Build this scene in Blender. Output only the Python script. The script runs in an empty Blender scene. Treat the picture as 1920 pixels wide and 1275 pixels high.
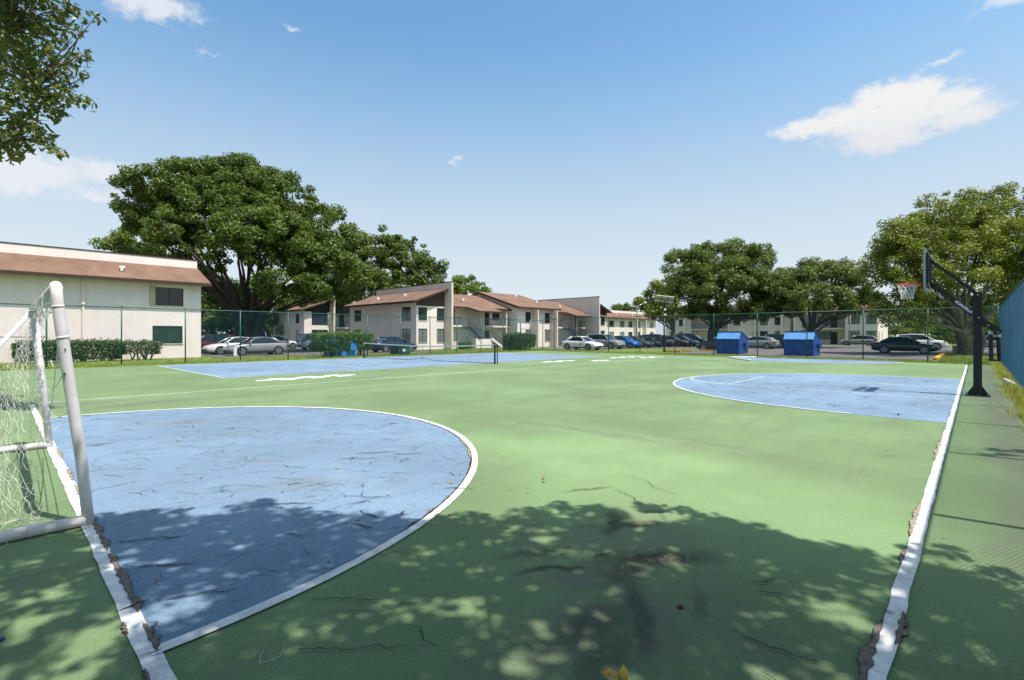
import bpy, math, random
import numpy as np
from mathutils import Vector, Matrix
C = bpy.context.scene.collection
R = math.radians
rnd = random.Random(7)
CAM_H = 1.62
# World axes: x runs along the right side line of the court, y across it, z up; the camera stands at the origin.
RT = (0.6895, -0.7243); FW = (0.7243, 0.6895)
def at(u, v, depth):
    """a measured point of the photograph at a given distance, as a point of the place"""
    X = (u - 960) / 914 * depth; Z = CAM_H - (v - 627) / 914 * depth
    return (X * RT[0] + depth * FW[0], X * RT[1] + depth * FW[1], Z)

# ------------------------------------------------------------------ mesh builder
class MB:
    def __init__(s): s.v = []; s.f = []; s.m = []
    def add(s, vs, fs, mi=0):
        o = len(s.v); s.v += [tuple(p) for p in vs]
        for f in fs: s.f.append([o + i for i in f]); s.m.append(mi)
    def box(s, x0, x1, y0, y1, z0, z1, mi=0):
        s.add([(x0,y0,z0),(x1,y0,z0),(x1,y1,z0),(x0,y1,z0),(x0,y0,z1),(x1,y0,z1),(x1,y1,z1),(x0,y1,z1)],
              [(3,2,1,0),(4,5,6,7),(0,1,5,4),(1,2,6,5),(2,3,7,6),(3,0,4,7)], mi)
    def beam(s, p, q, w, h, mi=0):
        p = Vector(p); q = Vector(q); d = (q - p).normalized()
        up = Vector((0,0,1)) if abs(d.z) < .95 else Vector((1,0,0))
        sd = d.cross(up).normalized() * (w/2); u2 = sd.cross(d).normalized() * (h/2)
        vs = [p-sd-u2, p+sd-u2, p+sd+u2, p-sd+u2, q-sd-u2, q+sd-u2, q+sd+u2, q-sd+u2]
        s.add(vs, [(3,2,1,0),(4,5,6,7),(0,1,5,4),(1,2,6,5),(2,3,7,6),(3,0,4,7)], mi)
    def tube(s, pts, r, n=8, mi=0, cap=True):
        pts = [Vector(p) for p in pts]; rs = r if isinstance(r, (list, tuple)) else [r]*len(pts)
        o = len(s.v); prev = None
        for i, p in enumerate(pts):
            d = (pts[min(i+1,len(pts)-1)] - pts[max(i-1,0)]).normalized()
            if prev is None:
                a = Vector((0,0,1)) if abs(d.z) < .9 else Vector((1,0,0))
                sd = d.cross(a).normalized()
            else:
                sd = (prev - d * prev.dot(d))
                sd = sd.normalized() if sd.length > 1e-6 else d.orthogonal().normalized()
            prev = sd; up = sd.cross(d)
            for k in range(n):
                t = 2*math.pi*k/n
                s.v.append(tuple(p + (sd*math.cos(t) + up*math.sin(t)) * rs[i]))
        for i in range(len(pts)-1):
            for k in range(n):
                s.f.append([o+i*n+k, o+i*n+(k+1)%n, o+(i+1)*n+(k+1)%n, o+(i+1)*n+k]); s.m.append(mi)
        if cap:
            s.f.append([o+k for k in range(n)][::-1]); s.m.append(mi)
            s.f.append([o+(len(pts)-1)*n+k for k in range(n)]); s.m.append(mi)
    def prism(s, poly, z0, z1, mi=0):
        n = len(poly)
        s.add([(x,y,z0) for x,y in poly] + [(x,y,z1) for x,y in poly],
              [tuple(range(n))[::-1], tuple(range(n,2*n))] + [(i,(i+1)%n,n+(i+1)%n,n+i) for i in range(n)], mi)
    def slab(s, quad, t, mi=0):
        """four corner points of a roof plane, thickness t downwards"""
        lo = [(x,y,z-t) for x,y,z in quad]
        s.add(list(quad)+lo, [(0,1,2,3),(7,6,5,4),(0,4,5,1),(1,5,6,2),(2,6,7,3),(3,7,4,0)], mi)
    def lathe(s, prof, n=16, axis='z', c=(0,0,0), mi=0):
        o = len(s.v)
        for r_, h_ in prof:
            for k in range(n):
                t = 2*math.pi*k/n; a, b = r_*math.cos(t), r_*math.sin(t)
                s.v.append((c[0]+a, c[1]+b, c[2]+h_) if axis == 'z' else (c[0]+a, c[1]+h_, c[2]+b))
        for i in range(len(prof)-1):
            for k in range(n):
                s.f.append([o+i*n+k, o+i*n+(k+1)%n, o+(i+1)*n+(k+1)%n, o+(i+1)*n+k]); s.m.append(mi)
        s.f.append([o+k for k in range(n)][::-1]); s.m.append(mi)
        s.f.append([o+(len(prof)-1)*n+k for k in range(n)]); s.m.append(mi)
    def strip(s, pts, w, z, mi=0, closed=False):
        """flat painted line following ground points"""
        n = len(pts); L = []; Rr = []
        for i in range(n):
            a = Vector(pts[(i-1) % n] if (closed or i) else pts[0]); b = Vector(pts[(i+1) % n] if (closed or i < n-1) else pts[-1])
            d = (b - a).normalized(); nn = Vector((-d.y, d.x)); p = Vector(pts[i])
            L.append(p + nn*w/2); Rr.append(p - nn*w/2)
        o = len(s.v); s.v += [(p.x,p.y,z) for p in L] + [(p.x,p.y,z) for p in Rr]
        for i in range(n if closed else n-1):
            j = (i+1) % n; s.f.append([o+n+i, o+n+j, o+j, o+i]); s.m.append(mi)
    def build(s, name, mats, parent=None, smooth=False, loc=None):
        me = bpy.data.meshes.new(name); me.from_pydata(s.v, [], s.f)
        for m in (mats if isinstance(mats, (list, tuple)) else [mats]): me.materials.append(m)
        if len(me.materials) > 1: me.polygons.foreach_set('material_index', s.m)
        if smooth: me.polygons.foreach_set('use_smooth', [True]*len(me.polygons))
        me.update()
        o = bpy.data.objects.new(name, me); C.objects.link(o)
        if parent: o.parent = parent
        if loc: o.location = loc
        return o
def np_mesh(name, verts, k, mat, parent=None):
    """verts (n*k,3): n separate k-cornered faces"""
    n = len(verts)//k; me = bpy.data.meshes.new(name)
    me.vertices.add(n*k); me.vertices.foreach_set('co', verts.astype(np.float32).ravel())
    me.loops.add(n*k); me.loops.foreach_set('vertex_index', np.arange(n*k, dtype=np.int32))
    me.polygons.add(n); me.polygons.foreach_set('loop_start', np.arange(0, n*k, k, dtype=np.int32))
    me.materials.append(mat); me.update(calc_edges=True)
    o = bpy.data.objects.new(name, me); C.objects.link(o)
    if parent: o.parent = parent
    return o
def tag(o, label=None, cat=None, group=None, kind=None):
    if label: o['label'] = label
    if cat: o['category'] = cat
    if group: o['group'] = group
    if kind: o['kind'] = kind
    return o
def thing(name, label, cat, loc=(0,0,0), rz=0, group=None):
    o = bpy.data.objects.new(name, None); C.objects.link(o); o.empty_display_size = .3
    o.location = loc; o.rotation_euler = (0,0,rz)
    return tag(o, label, cat, group)

# ------------------------------------------------------------------ materials
class NT:
    def __init__(s, nt): s.nt = nt
    def l(s, a, b): s.nt.links.new(a, b)
    def math(s, op, a, b=None, c=None, clamp=False):
        nd = s.nt.nodes.new('ShaderNodeMath'); nd.operation = op; nd.use_clamp = clamp
        for i, x in enumerate((a, b, c)):
            if x is None: continue
            if isinstance(x, (int, float)): nd.inputs[i].default_value = x
            else: s.l(x, nd.inputs[i])
        return nd.outputs[0]
    def noise(s, vec, scale, detail=4, rough=.55, dist=0):
        nd = s.nt.nodes.new('ShaderNodeTexNoise'); nd.inputs['Scale'].default_value = scale
        nd.inputs['Detail'].default_value = detail; nd.inputs['Roughness'].default_value = rough; nd.inputs['Distortion'].default_value = dist
        if vec is not None: s.l(vec, nd.inputs['Vector'])
        return nd.outputs['Fac']
    def map(s, vec, loc=(0,0,0), rot=(0,0,0), scale=(1,1,1)):
        nd = s.nt.nodes.new('ShaderNodeMapping'); nd.inputs['Location'].default_value = loc
        nd.inputs['Rotation'].default_value = rot; nd.inputs['Scale'].default_value = scale; s.l(vec, nd.inputs['Vector'])
        return nd.outputs[0]
    def ramp(s, fac, lo, hi, a=0., b=1.):
        nd = s.nt.nodes.new('ShaderNodeMapRange'); nd.interpolation_type = 'SMOOTHSTEP'
        nd.inputs['From Min'].default_value = lo; nd.inputs['From Max'].default_value = hi
        nd.inputs['To Min'].default_value = a; nd.inputs['To Max'].default_value = b
        s.l(fac, nd.inputs['Value']); return nd.outputs['Result']
    def mix(s, fac, a, b, mode='MIX'):
        nd = s.nt.nodes.new('ShaderNodeMix'); nd.data_type = 'RGBA'; nd.blend_type = mode
        for sock, x in ((nd.inputs['Factor'], fac), (nd.inputs[6], a), (nd.inputs[7], b)):
            if isinstance(x, (int, float)): sock.default_value = x
            elif isinstance(x, (tuple, list)): sock.default_value = tuple(x)[:3] + (1,)
            else: s.l(x, sock)
        return nd.outputs[2]
def new_mat(name):
    m = bpy.data.materials.new(name); m.use_nodes = True
    nt = m.node_tree; b = nt.nodes['Principled BSDF']
    return m, NT(nt), b
def coord(t, kind='Object'):
    return t.nt.nodes.new('ShaderNodeTexCoord').outputs[kind]
def bump(t, b, h, strength=.3, dist=.02):
    nd = t.nt.nodes.new('ShaderNodeBump'); nd.inputs['Strength'].default_value = strength; nd.inputs['Distance'].default_value = dist
    t.l(h, nd.inputs['Height']); t.l(nd.outputs[0], b.inputs['Normal'])
def mat(name, col, rough=.6, var=.18, scale=2., metal=0., spec=.4, bmp=0., bscale=60, coat=0.):
    m, t, b = new_mat(name); co = coord(t)
    n1 = t.noise(co, scale, 5, .6); n2 = t.noise(co, scale*9, 3, .6)
    f = t.math('MULTIPLY_ADD', n1, .65, t.math('MULTIPLY', n2, .35))
    f = t.ramp(f, .3, .7)
    dk = tuple(c*(1-var) for c in col); lt = tuple(min(1, c*(1+var*.6)) for c in col)
    t.l(t.mix(f, dk, lt), b.inputs['Base Color'])
    b.inputs['Roughness'].default_value = rough; b.inputs['Metallic'].default_value = metal
    b.inputs['Specular IOR Level'].default_value = spec
    if coat: b.inputs['Coat Weight'].default_value = coat; b.inputs['Coat Roughness'].default_value = .04
    if bmp: bump(t, b, t.noise(co, bscale, 4, .6), bmp, .01)
    return m
def blobs(t, co, lst, warp=.35, wscale=2.2):
    """dirty patches with a shape of their own: (x, y, rx, ry, angle, strength)"""
    nv = t.nt.nodes.new('ShaderNodeTexNoise'); nv.inputs['Scale'].default_value = wscale; nv.inputs['Detail'].default_value = 5
    t.l(co, nv.inputs['Vector'])
    off = t.nt.nodes.new('ShaderNodeVectorMath'); off.operation = 'MULTIPLY_ADD'
    t.l(nv.outputs['Color'], off.inputs[0]); off.inputs[1].default_value = (warp*2,)*3; t.l(co, off.inputs[2])
    sh = t.nt.nodes.new('ShaderNodeVectorMath'); sh.operation = 'SUBTRACT'; t.l(off.outputs[0], sh.inputs[0]); sh.inputs[1].default_value = (warp,)*3
    tot = None
    for x, y, rx, ry, ang, st in lst:
        mp = t.nt.nodes.new('ShaderNodeMapping'); mp.vector_type = 'TEXTURE'
        mp.inputs['Location'].default_value = (x,y,0); mp.inputs['Rotation'].default_value = (0,0,R(ang)); mp.inputs['Scale'].default_value = (rx,ry,1000)
        t.l(sh.outputs[0], mp.inputs['Vector'])
        ln = t.nt.nodes.new('ShaderNodeVectorMath'); ln.operation = 'LENGTH'; t.l(mp.outputs[0], ln.inputs[0])
        k = t.ramp(ln.outputs['Value'], 1.25, .25, 0, st)
        tot = k if tot is None else t.math('MAXIMUM', tot, k)
    return tot
def court_mat(name, col, stain_col, patches, streak=.35, seed=0, cracks=0., dark=(), clean=()):
    m, t, b = new_mat(name); co = coord(t)
    big = t.ramp(t.noise(t.map(co, (seed,0,0)), .35, 5, .62), .32, .72)
    mid = t.ramp(t.noise(t.map(co, (seed,3,0)), 2.3, 6, .65), .35, .72)
    st = t.ramp(t.noise(t.map(co, (seed,1,0), (0,0,R(28)), (.22,1.5,1)), .9, 6, .68, .4), .5, .78)
    st2 = t.ramp(t.noise(t.map(co, (seed,9,0), (0,0,R(-46)), (.35,2.6,1)), .8, 6, .7, .3), .56, .8)
    fine = t.noise(co, 190, 2, .7); fine2 = t.noise(co, 38, 4, .7)
    lt = tuple(c*1.1 for c in col); dk = tuple(c*.8 for c in col)
    c1 = t.mix(big, dk, lt)
    c1 = t.mix(t.math('MULTIPLY', mid, .36), c1, tuple(c*.72+.015 for c in col))
    sfac = t.math('MULTIPLY', t.math('MAXIMUM', st, st2), streak)
    c1 = t.mix(sfac, c1, stain_col)
    if patches:
        pk = blobs(t, co, patches)
        grain = t.ramp(fine2, .3, .62, .55, 1.)
        c1 = t.mix(t.math('MULTIPLY', pk, grain), c1, stain_col)
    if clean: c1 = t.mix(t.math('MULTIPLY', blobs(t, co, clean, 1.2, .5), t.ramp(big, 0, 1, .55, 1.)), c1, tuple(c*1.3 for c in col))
    if dark: c1 = t.mix(t.math('MULTIPLY', blobs(t, co, dark, .12, 6.), t.ramp(fine2, .3, .6, .5, 1.)), c1, (.05,.042,.035))
    sp = t.math('MULTIPLY', t.ramp(fine, .25, .75, .6, 1.4), t.ramp(fine2, .25, .75, .88, 1.1))
    vm = t.nt.nodes.new('ShaderNodeVectorMath'); vm.operation = 'SCALE'; t.l(c1, vm.inputs[0]); t.l(sp, vm.inputs['Scale'])
    col_out = vm.outputs[0]
    if cracks:
        # fine hairline crazing of the paint
        wv = t.map(co, (seed,5,0), (0,0,R(-46)), (.55,1.6,1))
        nz = t.nt.nodes.new('ShaderNodeTexNoise'); nz.inputs['Scale'].default_value = 3.; t.l(co, nz.inputs['Vector'])
        va = t.nt.nodes.new('ShaderNodeVectorMath'); va.operation = 'MULTIPLY_ADD'; t.l(nz.outputs['Color'], va.inputs[0]); va.inputs[1].default_value = (.5,.5,0); t.l(wv, va.inputs[2])
        vo = t.nt.nodes.new('ShaderNodeTexVoronoi'); vo.feature = 'DISTANCE_TO_EDGE'; vo.inputs['Scale'].default_value = 2.2; t.l(va.outputs[0], vo.inputs['Vector'])
        ln = t.ramp(vo.outputs['Distance'], .02, .005)
        gate = t.ramp(t.noise(t.map(co,(seed,2,4)), 1.7, 3, .6), .47, .62)
        col_out = t.mix(t.math('MULTIPLY', t.math('MULTIPLY', ln, gate), cracks), col_out, (.03,.035,.045))
    t.l(col_out, b.inputs['Base Color'])
    b.inputs['Roughness'].default_value = .85; b.inputs['Specular IOR Level'].default_value = .16
    bump(t, b, t.math('ADD', fine, t.math('MULTIPLY', fine2, .8)), .25, .006)
    return m
GREEN = (.163,.240,.113); BLUE = (.176,.255,.35)
patches = [(3.6,1.95,.75,.55,-30,.75),(2.75,1.85,.5,.28,-35,.75),(2.6,1.4,.55,.22,38,.8),(2.15,1.5,.6,.35,-20,.55),(3.0,1.2,.4,.3,0,.4),(2.45,.7,.5,.3,30,.4),
           (2.9,2.6,.5,.16,30,.5),(1.3,4.4,.4,.1,20,.3),(6.8,4.3,3.5,.16,91,.6),(7.2,2.6,2.2,.22,84,.45),(8.3,5.2,2.6,.16,96,.4),(6.1,6.6,1.6,.3,92,.3),(9.6,6.6,3.2,.25,80,.35),(12.5,4.2,2.5,.3,62,.3),
           (2.5,14.2,1.6,.5,8,.8),(1.2,15.0,1.2,.5,10,.65),(6.0,14.4,2.2,.5,10,.4),(14.0,9.0,4.0,.6,-40,.25),(11.5,8.5,4,.6,60,.3),(20,11,5,.8,-45,.25),
           (9.5,-.4,3,.35,0,.85),(14.5,-.4,4,.4,0,.9),(20,-.35,6,.4,0,.75),(18,.0,1.5,.4,10,.5),(28,-.4,6,.4,0,.7),(6,-.3,2.5,.3,0,.6),(4.4,3.0,.35,.1,-30,.6),(12.6,12.2,2.,.4,20,.3)]
darkp = [(3.28,1.66,.5,.15,-42,1.),(3.62,2.25,.32,.09,25,.95),(3.72,2.12,.3,.09,-30,.85),(2.95,1.75,.25,.16,0,.75),(2.55,1.42,.5,.1,38,.75),(2.62,2.12,.3,.05,-40,.9),(2.3,1.55,.4,.16,-10,.65),(2.75,2.35,.36,.08,-30,.55),(2.1,1.35,.4,.14,10,.6),(2.9,1.2,.2,.07,30,.5),(4.25,2.95,.3,.05,-30,.7)]
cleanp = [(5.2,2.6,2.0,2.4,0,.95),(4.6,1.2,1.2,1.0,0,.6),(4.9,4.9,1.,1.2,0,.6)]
M = {}
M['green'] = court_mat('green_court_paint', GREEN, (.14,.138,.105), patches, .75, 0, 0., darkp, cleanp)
bl_p = [(2.6,8.7,.9,.16,-50,.55),(2.3,10.6,.8,.32,-35,.75),(1.7,11.2,.5,.25,10,.4),(2.4,6.6,.5,.14,-50,.5),(2.3,5.3,.6,.3,-30,.5),(3.0,4.6,.4,.2,10,.3),(1.9,8.1,.5,.12,-55,.3)]
M['blue'] = court_mat('blue_court_paint', BLUE, (.17,.18,.19), bl_p, .16, 4, .75)
M['line'] = mat('worn_white_paint', (.70,.68,.67), .75, .3, 4.5, bmp=.25, bscale=90)
M['thin'] = mat('thin_white_paint', (.62,.66,.63), .75, .3, 5)
M['crumble'] = mat('exposed_brown_aggregate', (.185,.145,.12), .95, .65, 26, bmp=.6, bscale=110)
M['sand'] = mat('exposed_sandy_base', (.33,.27,.2), .95, .45, 30, bmp=.6, bscale=100)
M['crack'] = mat('dark_crack', (.025,.022,.022), .95, .3, 9)
def grass_mat():
    m, t, b = new_mat('lawn'); co = coord(t)
    n1 = t.ramp(t.noise(co, .45, 5, .65), .3, .7); n2 = t.ramp(t.noise(co, 9, 4, .7), .3, .7); n3 = t.noise(co, 60, 3, .7)
    c = t.mix(n1, (.13,.19,.03), (.24,.27,.06)); c = t.mix(t.math('MULTIPLY', n2, .5), c, (.09,.14,.025))
    c = t.mix(t.ramp(n3, .55, .75, 0, .5), c, (.2,.2,.08))
    t.l(c, b.inputs['Base Color']); b.inputs['Roughness'].default_value = .9; b.inputs['Specular IOR Level'].default_value = .1
    bump(t, b, t.noise(co, 45, 4, .75), .9, .06); return m
M['lawn'] = grass_mat()
def blade_mat(name, a, bcol):
    m, t, b = new_mat(name); g = t.nt.nodes.new('ShaderNodeNewGeometry')
    t.l(t.mix(g.outputs['Random Per Island'], a, bcol), b.inputs['Base Color']); b.inputs['Roughness'].default_value = .7
    b.inputs['Specular IOR Level'].default_value = .15; return m
M['blade'] = blade_mat('grass_blade', (.14,.22,.03), (.29,.33,.08))
M['weed'] = blade_mat('yellow_weed_blade', (.34,.36,.05), (.55,.5,.13))
M['litter'] = blade_mat('dry_leaf', (.2,.1,.04), (.42,.33,.16))
M['asphalt'] = mat('asphalt', (.125,.112,.11), .9, .3, .6, bmp=.5, bscale=70)
M['stucco'] = mat('cream_stucco', (.78,.66,.62), .9, .1, .6, bmp=.35, bscale=30)
M['stucco2'] = mat('tan_stucco', (.56,.45,.375), .9, .14, .5, bmp=.35, bscale=30)
M['parapet'] = mat('pale_stucco', (.76,.64,.58), .9, .14, .4, bmp=.3, bscale=30)
def stucco_mat(name, col, dirt=.3):
    m, t, b = new_mat(name); co = coord(t)
    n1 = t.ramp(t.noise(co, .5, 5, .6), .3, .7); sk = t.ramp(t.noise(t.map(co,(0,0,0),(0,0,0),(1.5,1.5,.12)), 1.3, 5, .7), .5, .75)
    sp = t.ramp(t.noise(t.map(co,(9,0,0)), .9, 6, .7), .55, .8)
    c = t.mix(n1, tuple(x*.93 for x in col), tuple(min(1,x*1.04) for x in col)); c = t.mix(t.math('MULTIPLY', t.math('MAXIMUM', sk, sp), dirt), c, tuple(x*.5 for x in col))
    t.l(c, b.inputs['Base Color']); b.inputs['Roughness'].default_value = .92; b.inputs['Specular IOR Level'].default_value = .15
    bump(t, b, t.noise(co, 32, 4, .65), .4, .01); return m
M['stucco'] = stucco_mat('cream_stucco', (.84,.725,.685), .2); M['stucco2'] = stucco_mat('tan_stucco', (.72,.60,.53), .3); M['parapet'] = stucco_mat('pale_stucco', (.82,.70,.65), .4)
def roof_mat(name, col):
    m, t, b = new_mat(name); co = coord(t)
    n1 = t.ramp(t.noise(co, .5, 6, .7), .3, .7); n2 = t.ramp(t.noise(t.map(co,(0,0,0),(0,0,0),(5,5,12)), 1.2, 3, .6), .35, .65)
    c = t.mix(n1, tuple(x*.72 for x in col), tuple(x*1.15 for x in col)); c = t.mix(t.math('MULTIPLY', n2, .35), c, tuple(x*.65 for x in col))
    t.l(c, b.inputs['Base Color']); b.inputs['Roughness'].default_value = .9; b.inputs['Specular IOR Level'].default_value = .15
    bump(t, b, t.noise(co, 25, 3, .6), .5, .03); return m
M['roof'] = roof_mat('brown_shingles', (.205,.123,.088))
M['fascia'] = mat('dark_brown_fascia', (.055,.03,.022), .7, .2)
M['brownwood'] = mat('brown_wood_siding', (.09,.055,.04), .8, .25, 4)
M['frame'] = mat('dark_bronze_frame', (.03,.03,.028), .5, .1)
M['whiteframe'] = mat('cream_trim', (.5,.42,.31), .7, .15)
M['glass'] = mat('dark_window_glass', (.012,.02,.02), .06, .3, .7, spec=.6)
M['glassc'] = mat('curtained_window_glass', (.2,.21,.2), .12, .45, 3.5, spec=.6)
M['glassg'] = mat('green_window_glass', (.02,.05,.04), .1, .35, 1.5, spec=.6)
M['dark'] = mat('dark_recess', (.03,.026,.024), .8, .3)
M['navy'] = mat('navy_screen', (.012,.025,.05), .7, .3)
M['metalrail'] = mat('dark_grey_railing', (.06,.075,.09), .5, .2)
M['concrete'] = mat('concrete', (.4,.37,.33), .9, .2, 2, bmp=.3)
M['post'] = mat('green_fence_post', (.016,.1,.078), .45, .25, 3)
M['wire'] = mat('teal_chain_link', (.012,.085,.10), .4, .2, 1)
M['wireblue'] = mat('blue_chain_link', (.004,.075,.15), .7, .45, 1.5, spec=.06)
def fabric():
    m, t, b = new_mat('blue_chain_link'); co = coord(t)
    n_ = t.ramp(t.noise(t.map(co,(0,0,0),(0,0,0),(1.6,1,.22)), 2.4, 5, .65), .5, .72); n2_ = t.ramp(t.noise(t.map(co,(5,0,0),(0,0,0),(1,1,.5)), .8, 4, .6), .35, .65)  # lighter vertical streaks put sun dapples into the wire colour
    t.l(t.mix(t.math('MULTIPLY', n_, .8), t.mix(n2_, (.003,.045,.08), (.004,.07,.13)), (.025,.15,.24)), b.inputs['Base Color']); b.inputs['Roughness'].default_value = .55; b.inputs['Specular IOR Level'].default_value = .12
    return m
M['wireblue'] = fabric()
M['black'] = mat('black_powder_coat', (.014,.014,.022), .38, .25, 6)
M['orange'] = mat('orange_rim_paint', (.75,.055,.015), .4, .15)
M['white'] = mat('white_paint', (.74,.73,.73), .5, .1, 4)
M['pvc'] = mat('weathered_white_pvc', (.66,.62,.61), .45, .14, 2.2, bmp=.1)
M['netw'] = mat('white_net_cord', (.56,.53,.47), .85, .2, 8)
M['acrylic'] = mat('backboard_edge', (.32,.36,.4), .3, .15)
M['steel'] = mat('galvanised_steel', (.5,.5,.5), .35, .2, 6, metal=.8)
M['binblue'] = mat('blue_bin_paint', (.006,.06,.27), .5, .5, 2.2, bmp=.1)
M['binlid'] = mat('light_blue_lid', (.11,.30,.62), .5, .15, 1.5)
M['binlight'] = mat('pale_blue_bin_paint', (.035,.22,.58), .55, .2, 2)
M['bark'] = mat('grey_brown_bark', (.2,.16,.125), .95, .5, 5, bmp=1., bscale=14)
M['barkdark'] = mat('dark_bark', (.08,.058,.045), .95, .5, 4, bmp=1., bscale=12)
M['yellow'] = mat('yellow_paint', (.72,.40,.035), .7, .25, 5)
M['tyre'] = mat('tyre_rubber', (.012,.012,.012), .85, .2)
M['rim'] = mat('alloy_rim', (.4,.4,.42), .35, .15, 6, metal=.6)
M['carglass'] = mat('car_glass', (.012,.016,.018), .05, .2, 1, spec=.7)
M['lamp'] = mat('clear_headlamp', (.6,.6,.6), .12, .1, spec=.7)
M['tail'] = mat('red_tail_lamp', (.35,.01,.012), .2, .1, spec=.6)
M['trim'] = mat('black_plastic_trim', (.015,.015,.016), .5, .2)
M['panel'] = mat('solar_panel_backing', (.42,.45,.46), .4, .15)
M['cell'] = mat('solar_cell', (.015,.02,.05), .15, .2)
M['globe'] = mat('white_globe', (.8,.8,.78), .3, .05)
def leaf_mat(name, a, b2, c2, trans=.3, rough=.5):
    m, t, b = new_mat(name); co = coord(t); g = t.nt.nodes.new('ShaderNodeNewGeometry')
    n = t.ramp(t.noise(co, .33, 3, .6), .32, .68)
    c = t.mix(n, a, b2); c = t.mix(t.ramp(g.outputs['Random Per Island'], .45, 1, 0, .75), c, c2)
    t.l(c, b.inputs['Base Color']); b.inputs['Roughness'].default_value = rough; b.inputs['Specular IOR Level'].default_value = .4
    tr = t.nt.nodes.new('ShaderNodeBsdfTranslucent'); sc = t.nt.nodes.new('ShaderNodeVectorMath'); sc.operation = 'MULTIPLY'
    t.l(c, sc.inputs[0]); sc.inputs[1].default_value = (1.5,1.6,.7); t.l(sc.outputs[0], tr.inputs['Color'])
    mx = t.nt.nodes.new('ShaderNodeMixShader'); mx.inputs[0].default_value = trans
    t.l(b.outputs[0], mx.inputs[1]); t.l(tr.outputs[0], mx.inputs[2])
    t.l(mx.outputs[0], t.nt.nodes['Material Output'].inputs['Surface']); return m
M['leaf_ficus'] = leaf_mat('ficus_leaf', (.042,.078,.010), (.078,.125,.018), (.19,.24,.04))
M['leaf_mid'] = leaf_mat('mid_green_leaf', (.052,.088,.013), (.095,.138,.022), (.2,.235,.048))
M['leaf_olive'] = leaf_mat('olive_leaf', (.09,.125,.014), (.165,.19,.025), (.29,.30,.05))
M['leaf_bright'] = leaf_mat('bright_leaf', (.09,.14,.02), (.15,.2,.03), (.2,.25,.045))
M['leaf_near'] = leaf_mat('broad_leaf', (.06,.10,.018), (.11,.15,.03), (.24,.17,.04), .3, .4)
M['leaf_hedge'] = leaf_mat('hedge_leaf', (.05,.10,.016), (.09,.16,.025), (.14,.22,.035))
M['leaf_dkhedge'] = leaf_mat('dark_hedge_leaf', (.04,.08,.016), (.065,.12,.022), (.12,.16,.035))

# ------------------------------------------------------------------ setting: ground, court, paint
g = MB(); g.add([(-400,-400,-.07),(900,-400,-.07),(900,900,-.07),(-400,900,-.07)], [(0,1,2,3)])
tag(g.build('lawn', M['lawn']), kind='structure')
a_ = MB()
for poly in ([(10.8,37.8),(14,38.8),(17.6,36.2),(29.6,36.2),(29.6,95),(-30,95),(-30,60),(10.8,60)],
             [(41.5,2.05),(60,2.05),(60,-20),(77,-20),(77,20.8),(44,20.8),(41.2,20.4)],
             [(43,29.2),(52,29.2),(54.2,20.804),(77,20.804),(77,-20),(88,-20),(88,52),(72,52),(72,40.5),(41.8,40.5),(41.8,31)]):
    a_.add([(x,y,-.05) for x,y in poly], [tuple(range(len(poly)))])
tag(a_.build('car_park', M['asphalt']), kind='structure')
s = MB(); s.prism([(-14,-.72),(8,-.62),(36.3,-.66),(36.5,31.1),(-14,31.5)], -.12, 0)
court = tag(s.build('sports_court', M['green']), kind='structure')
def arc(cx, cy, r, a0, a1, n=48): return [(cx+r*math.cos(R(a0+(a1-a0)*i/n)), cy+r*math.sin(R(a0+(a1-a0)*i/n))) for i in range(n+1)]
def flat(name, poly, z, m, par=court):
    k = MB(); k.add([(x,y,z) for x,y in poly], [tuple(range(len(poly)))]); return k.build(name, m, par)
LK = arc(.52,8.0,4.92,-90,90); flat('blue_key', LK, .004, M['blue'])
RK = [(11.92,.34)] + [(11.92+.0,1.85)] + arc(17.88,1.87,5.93,180,0)[1:] + [(23.83,.34)]
flat('blue_key', RK, .004, M['blue'])
FK = [(36.48,12.5)] + arc(36.5,7.8,4.75,92,268) + [(36.48,3.05)]; flat('blue_key', FK, .004, M['blue'])
flat('tennis_surface', [(5.75,20.1),(30.6,19.9),(30.6,30.7),(5.55,30.7)], .004, M['blue'])
def wob(p, q, n, amp=.006):
    return [(p[0]+(q[0]-p[0])*i/n + rnd.uniform(-amp,amp), p[1]+(q[1]-p[1])*i/n + rnd.uniform(-amp,amp)) for i in range(n+1)]
ln = MB()
ln.strip(wob((1.2,.34),(34.5,.34),160,.008), .085, .010)
ln.strip(wob((.53,-.6),(.50,15.7),90,.007), .095, .008)
ln.strip(wob((-12,16.15),(34.5,15.35),60,.004), .06, .008)
ln.strip(arc(.52,8,4.97,-90,90,90), .085, .012)
ln.strip([(11.92,1.85)] + arc(17.88,1.87,5.93,180,0,70), .06, .012)
ln.strip([(23.83,1.85),(23.83,.4)], .05, .008)
ln.strip(arc(36.5,7.8,4.75,92,268,50), .06, .008)
ln.build('court_line', M['line'], court)
ln = MB()
for y0 in (16.27, 19.93):
    y = .6
    while y < 5.85:
        L_ = rnd.uniform(.3,1.1); ln.strip([(y0,y),(y0,min(5.85,y+L_))], .05, .008); y += L_ + rnd.choice((.0,.03,.08))
ln.strip(arc(18.1,5.85,1.83,180,0,40), .05, .008); ln.strip([(16.3,5.82),(19.9,5.82)], .05, .011)
for p, q in (((5.7,20.2),(30.5,20.0)),((5.7,30.6),(30.5,30.6)),((5.72,20.1),(5.6,30.6)),((30.5,20),(30.5,30.6)),((5.7,21.5),(30.5,21.4)),((5.7,29.2),(30.5,29.2)),
             ((12,21.5),(12,29.2)),((24.8,21.4),(24.8,29.2)),((12,25.3),(24.8,25.3))):
    ln.strip([p,q], .06, .008 if p[0] != q[0] and abs(p[1]-q[1]) < 1 else .0105)
ln.build('thin_court_line', M['thin'], court)
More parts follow.
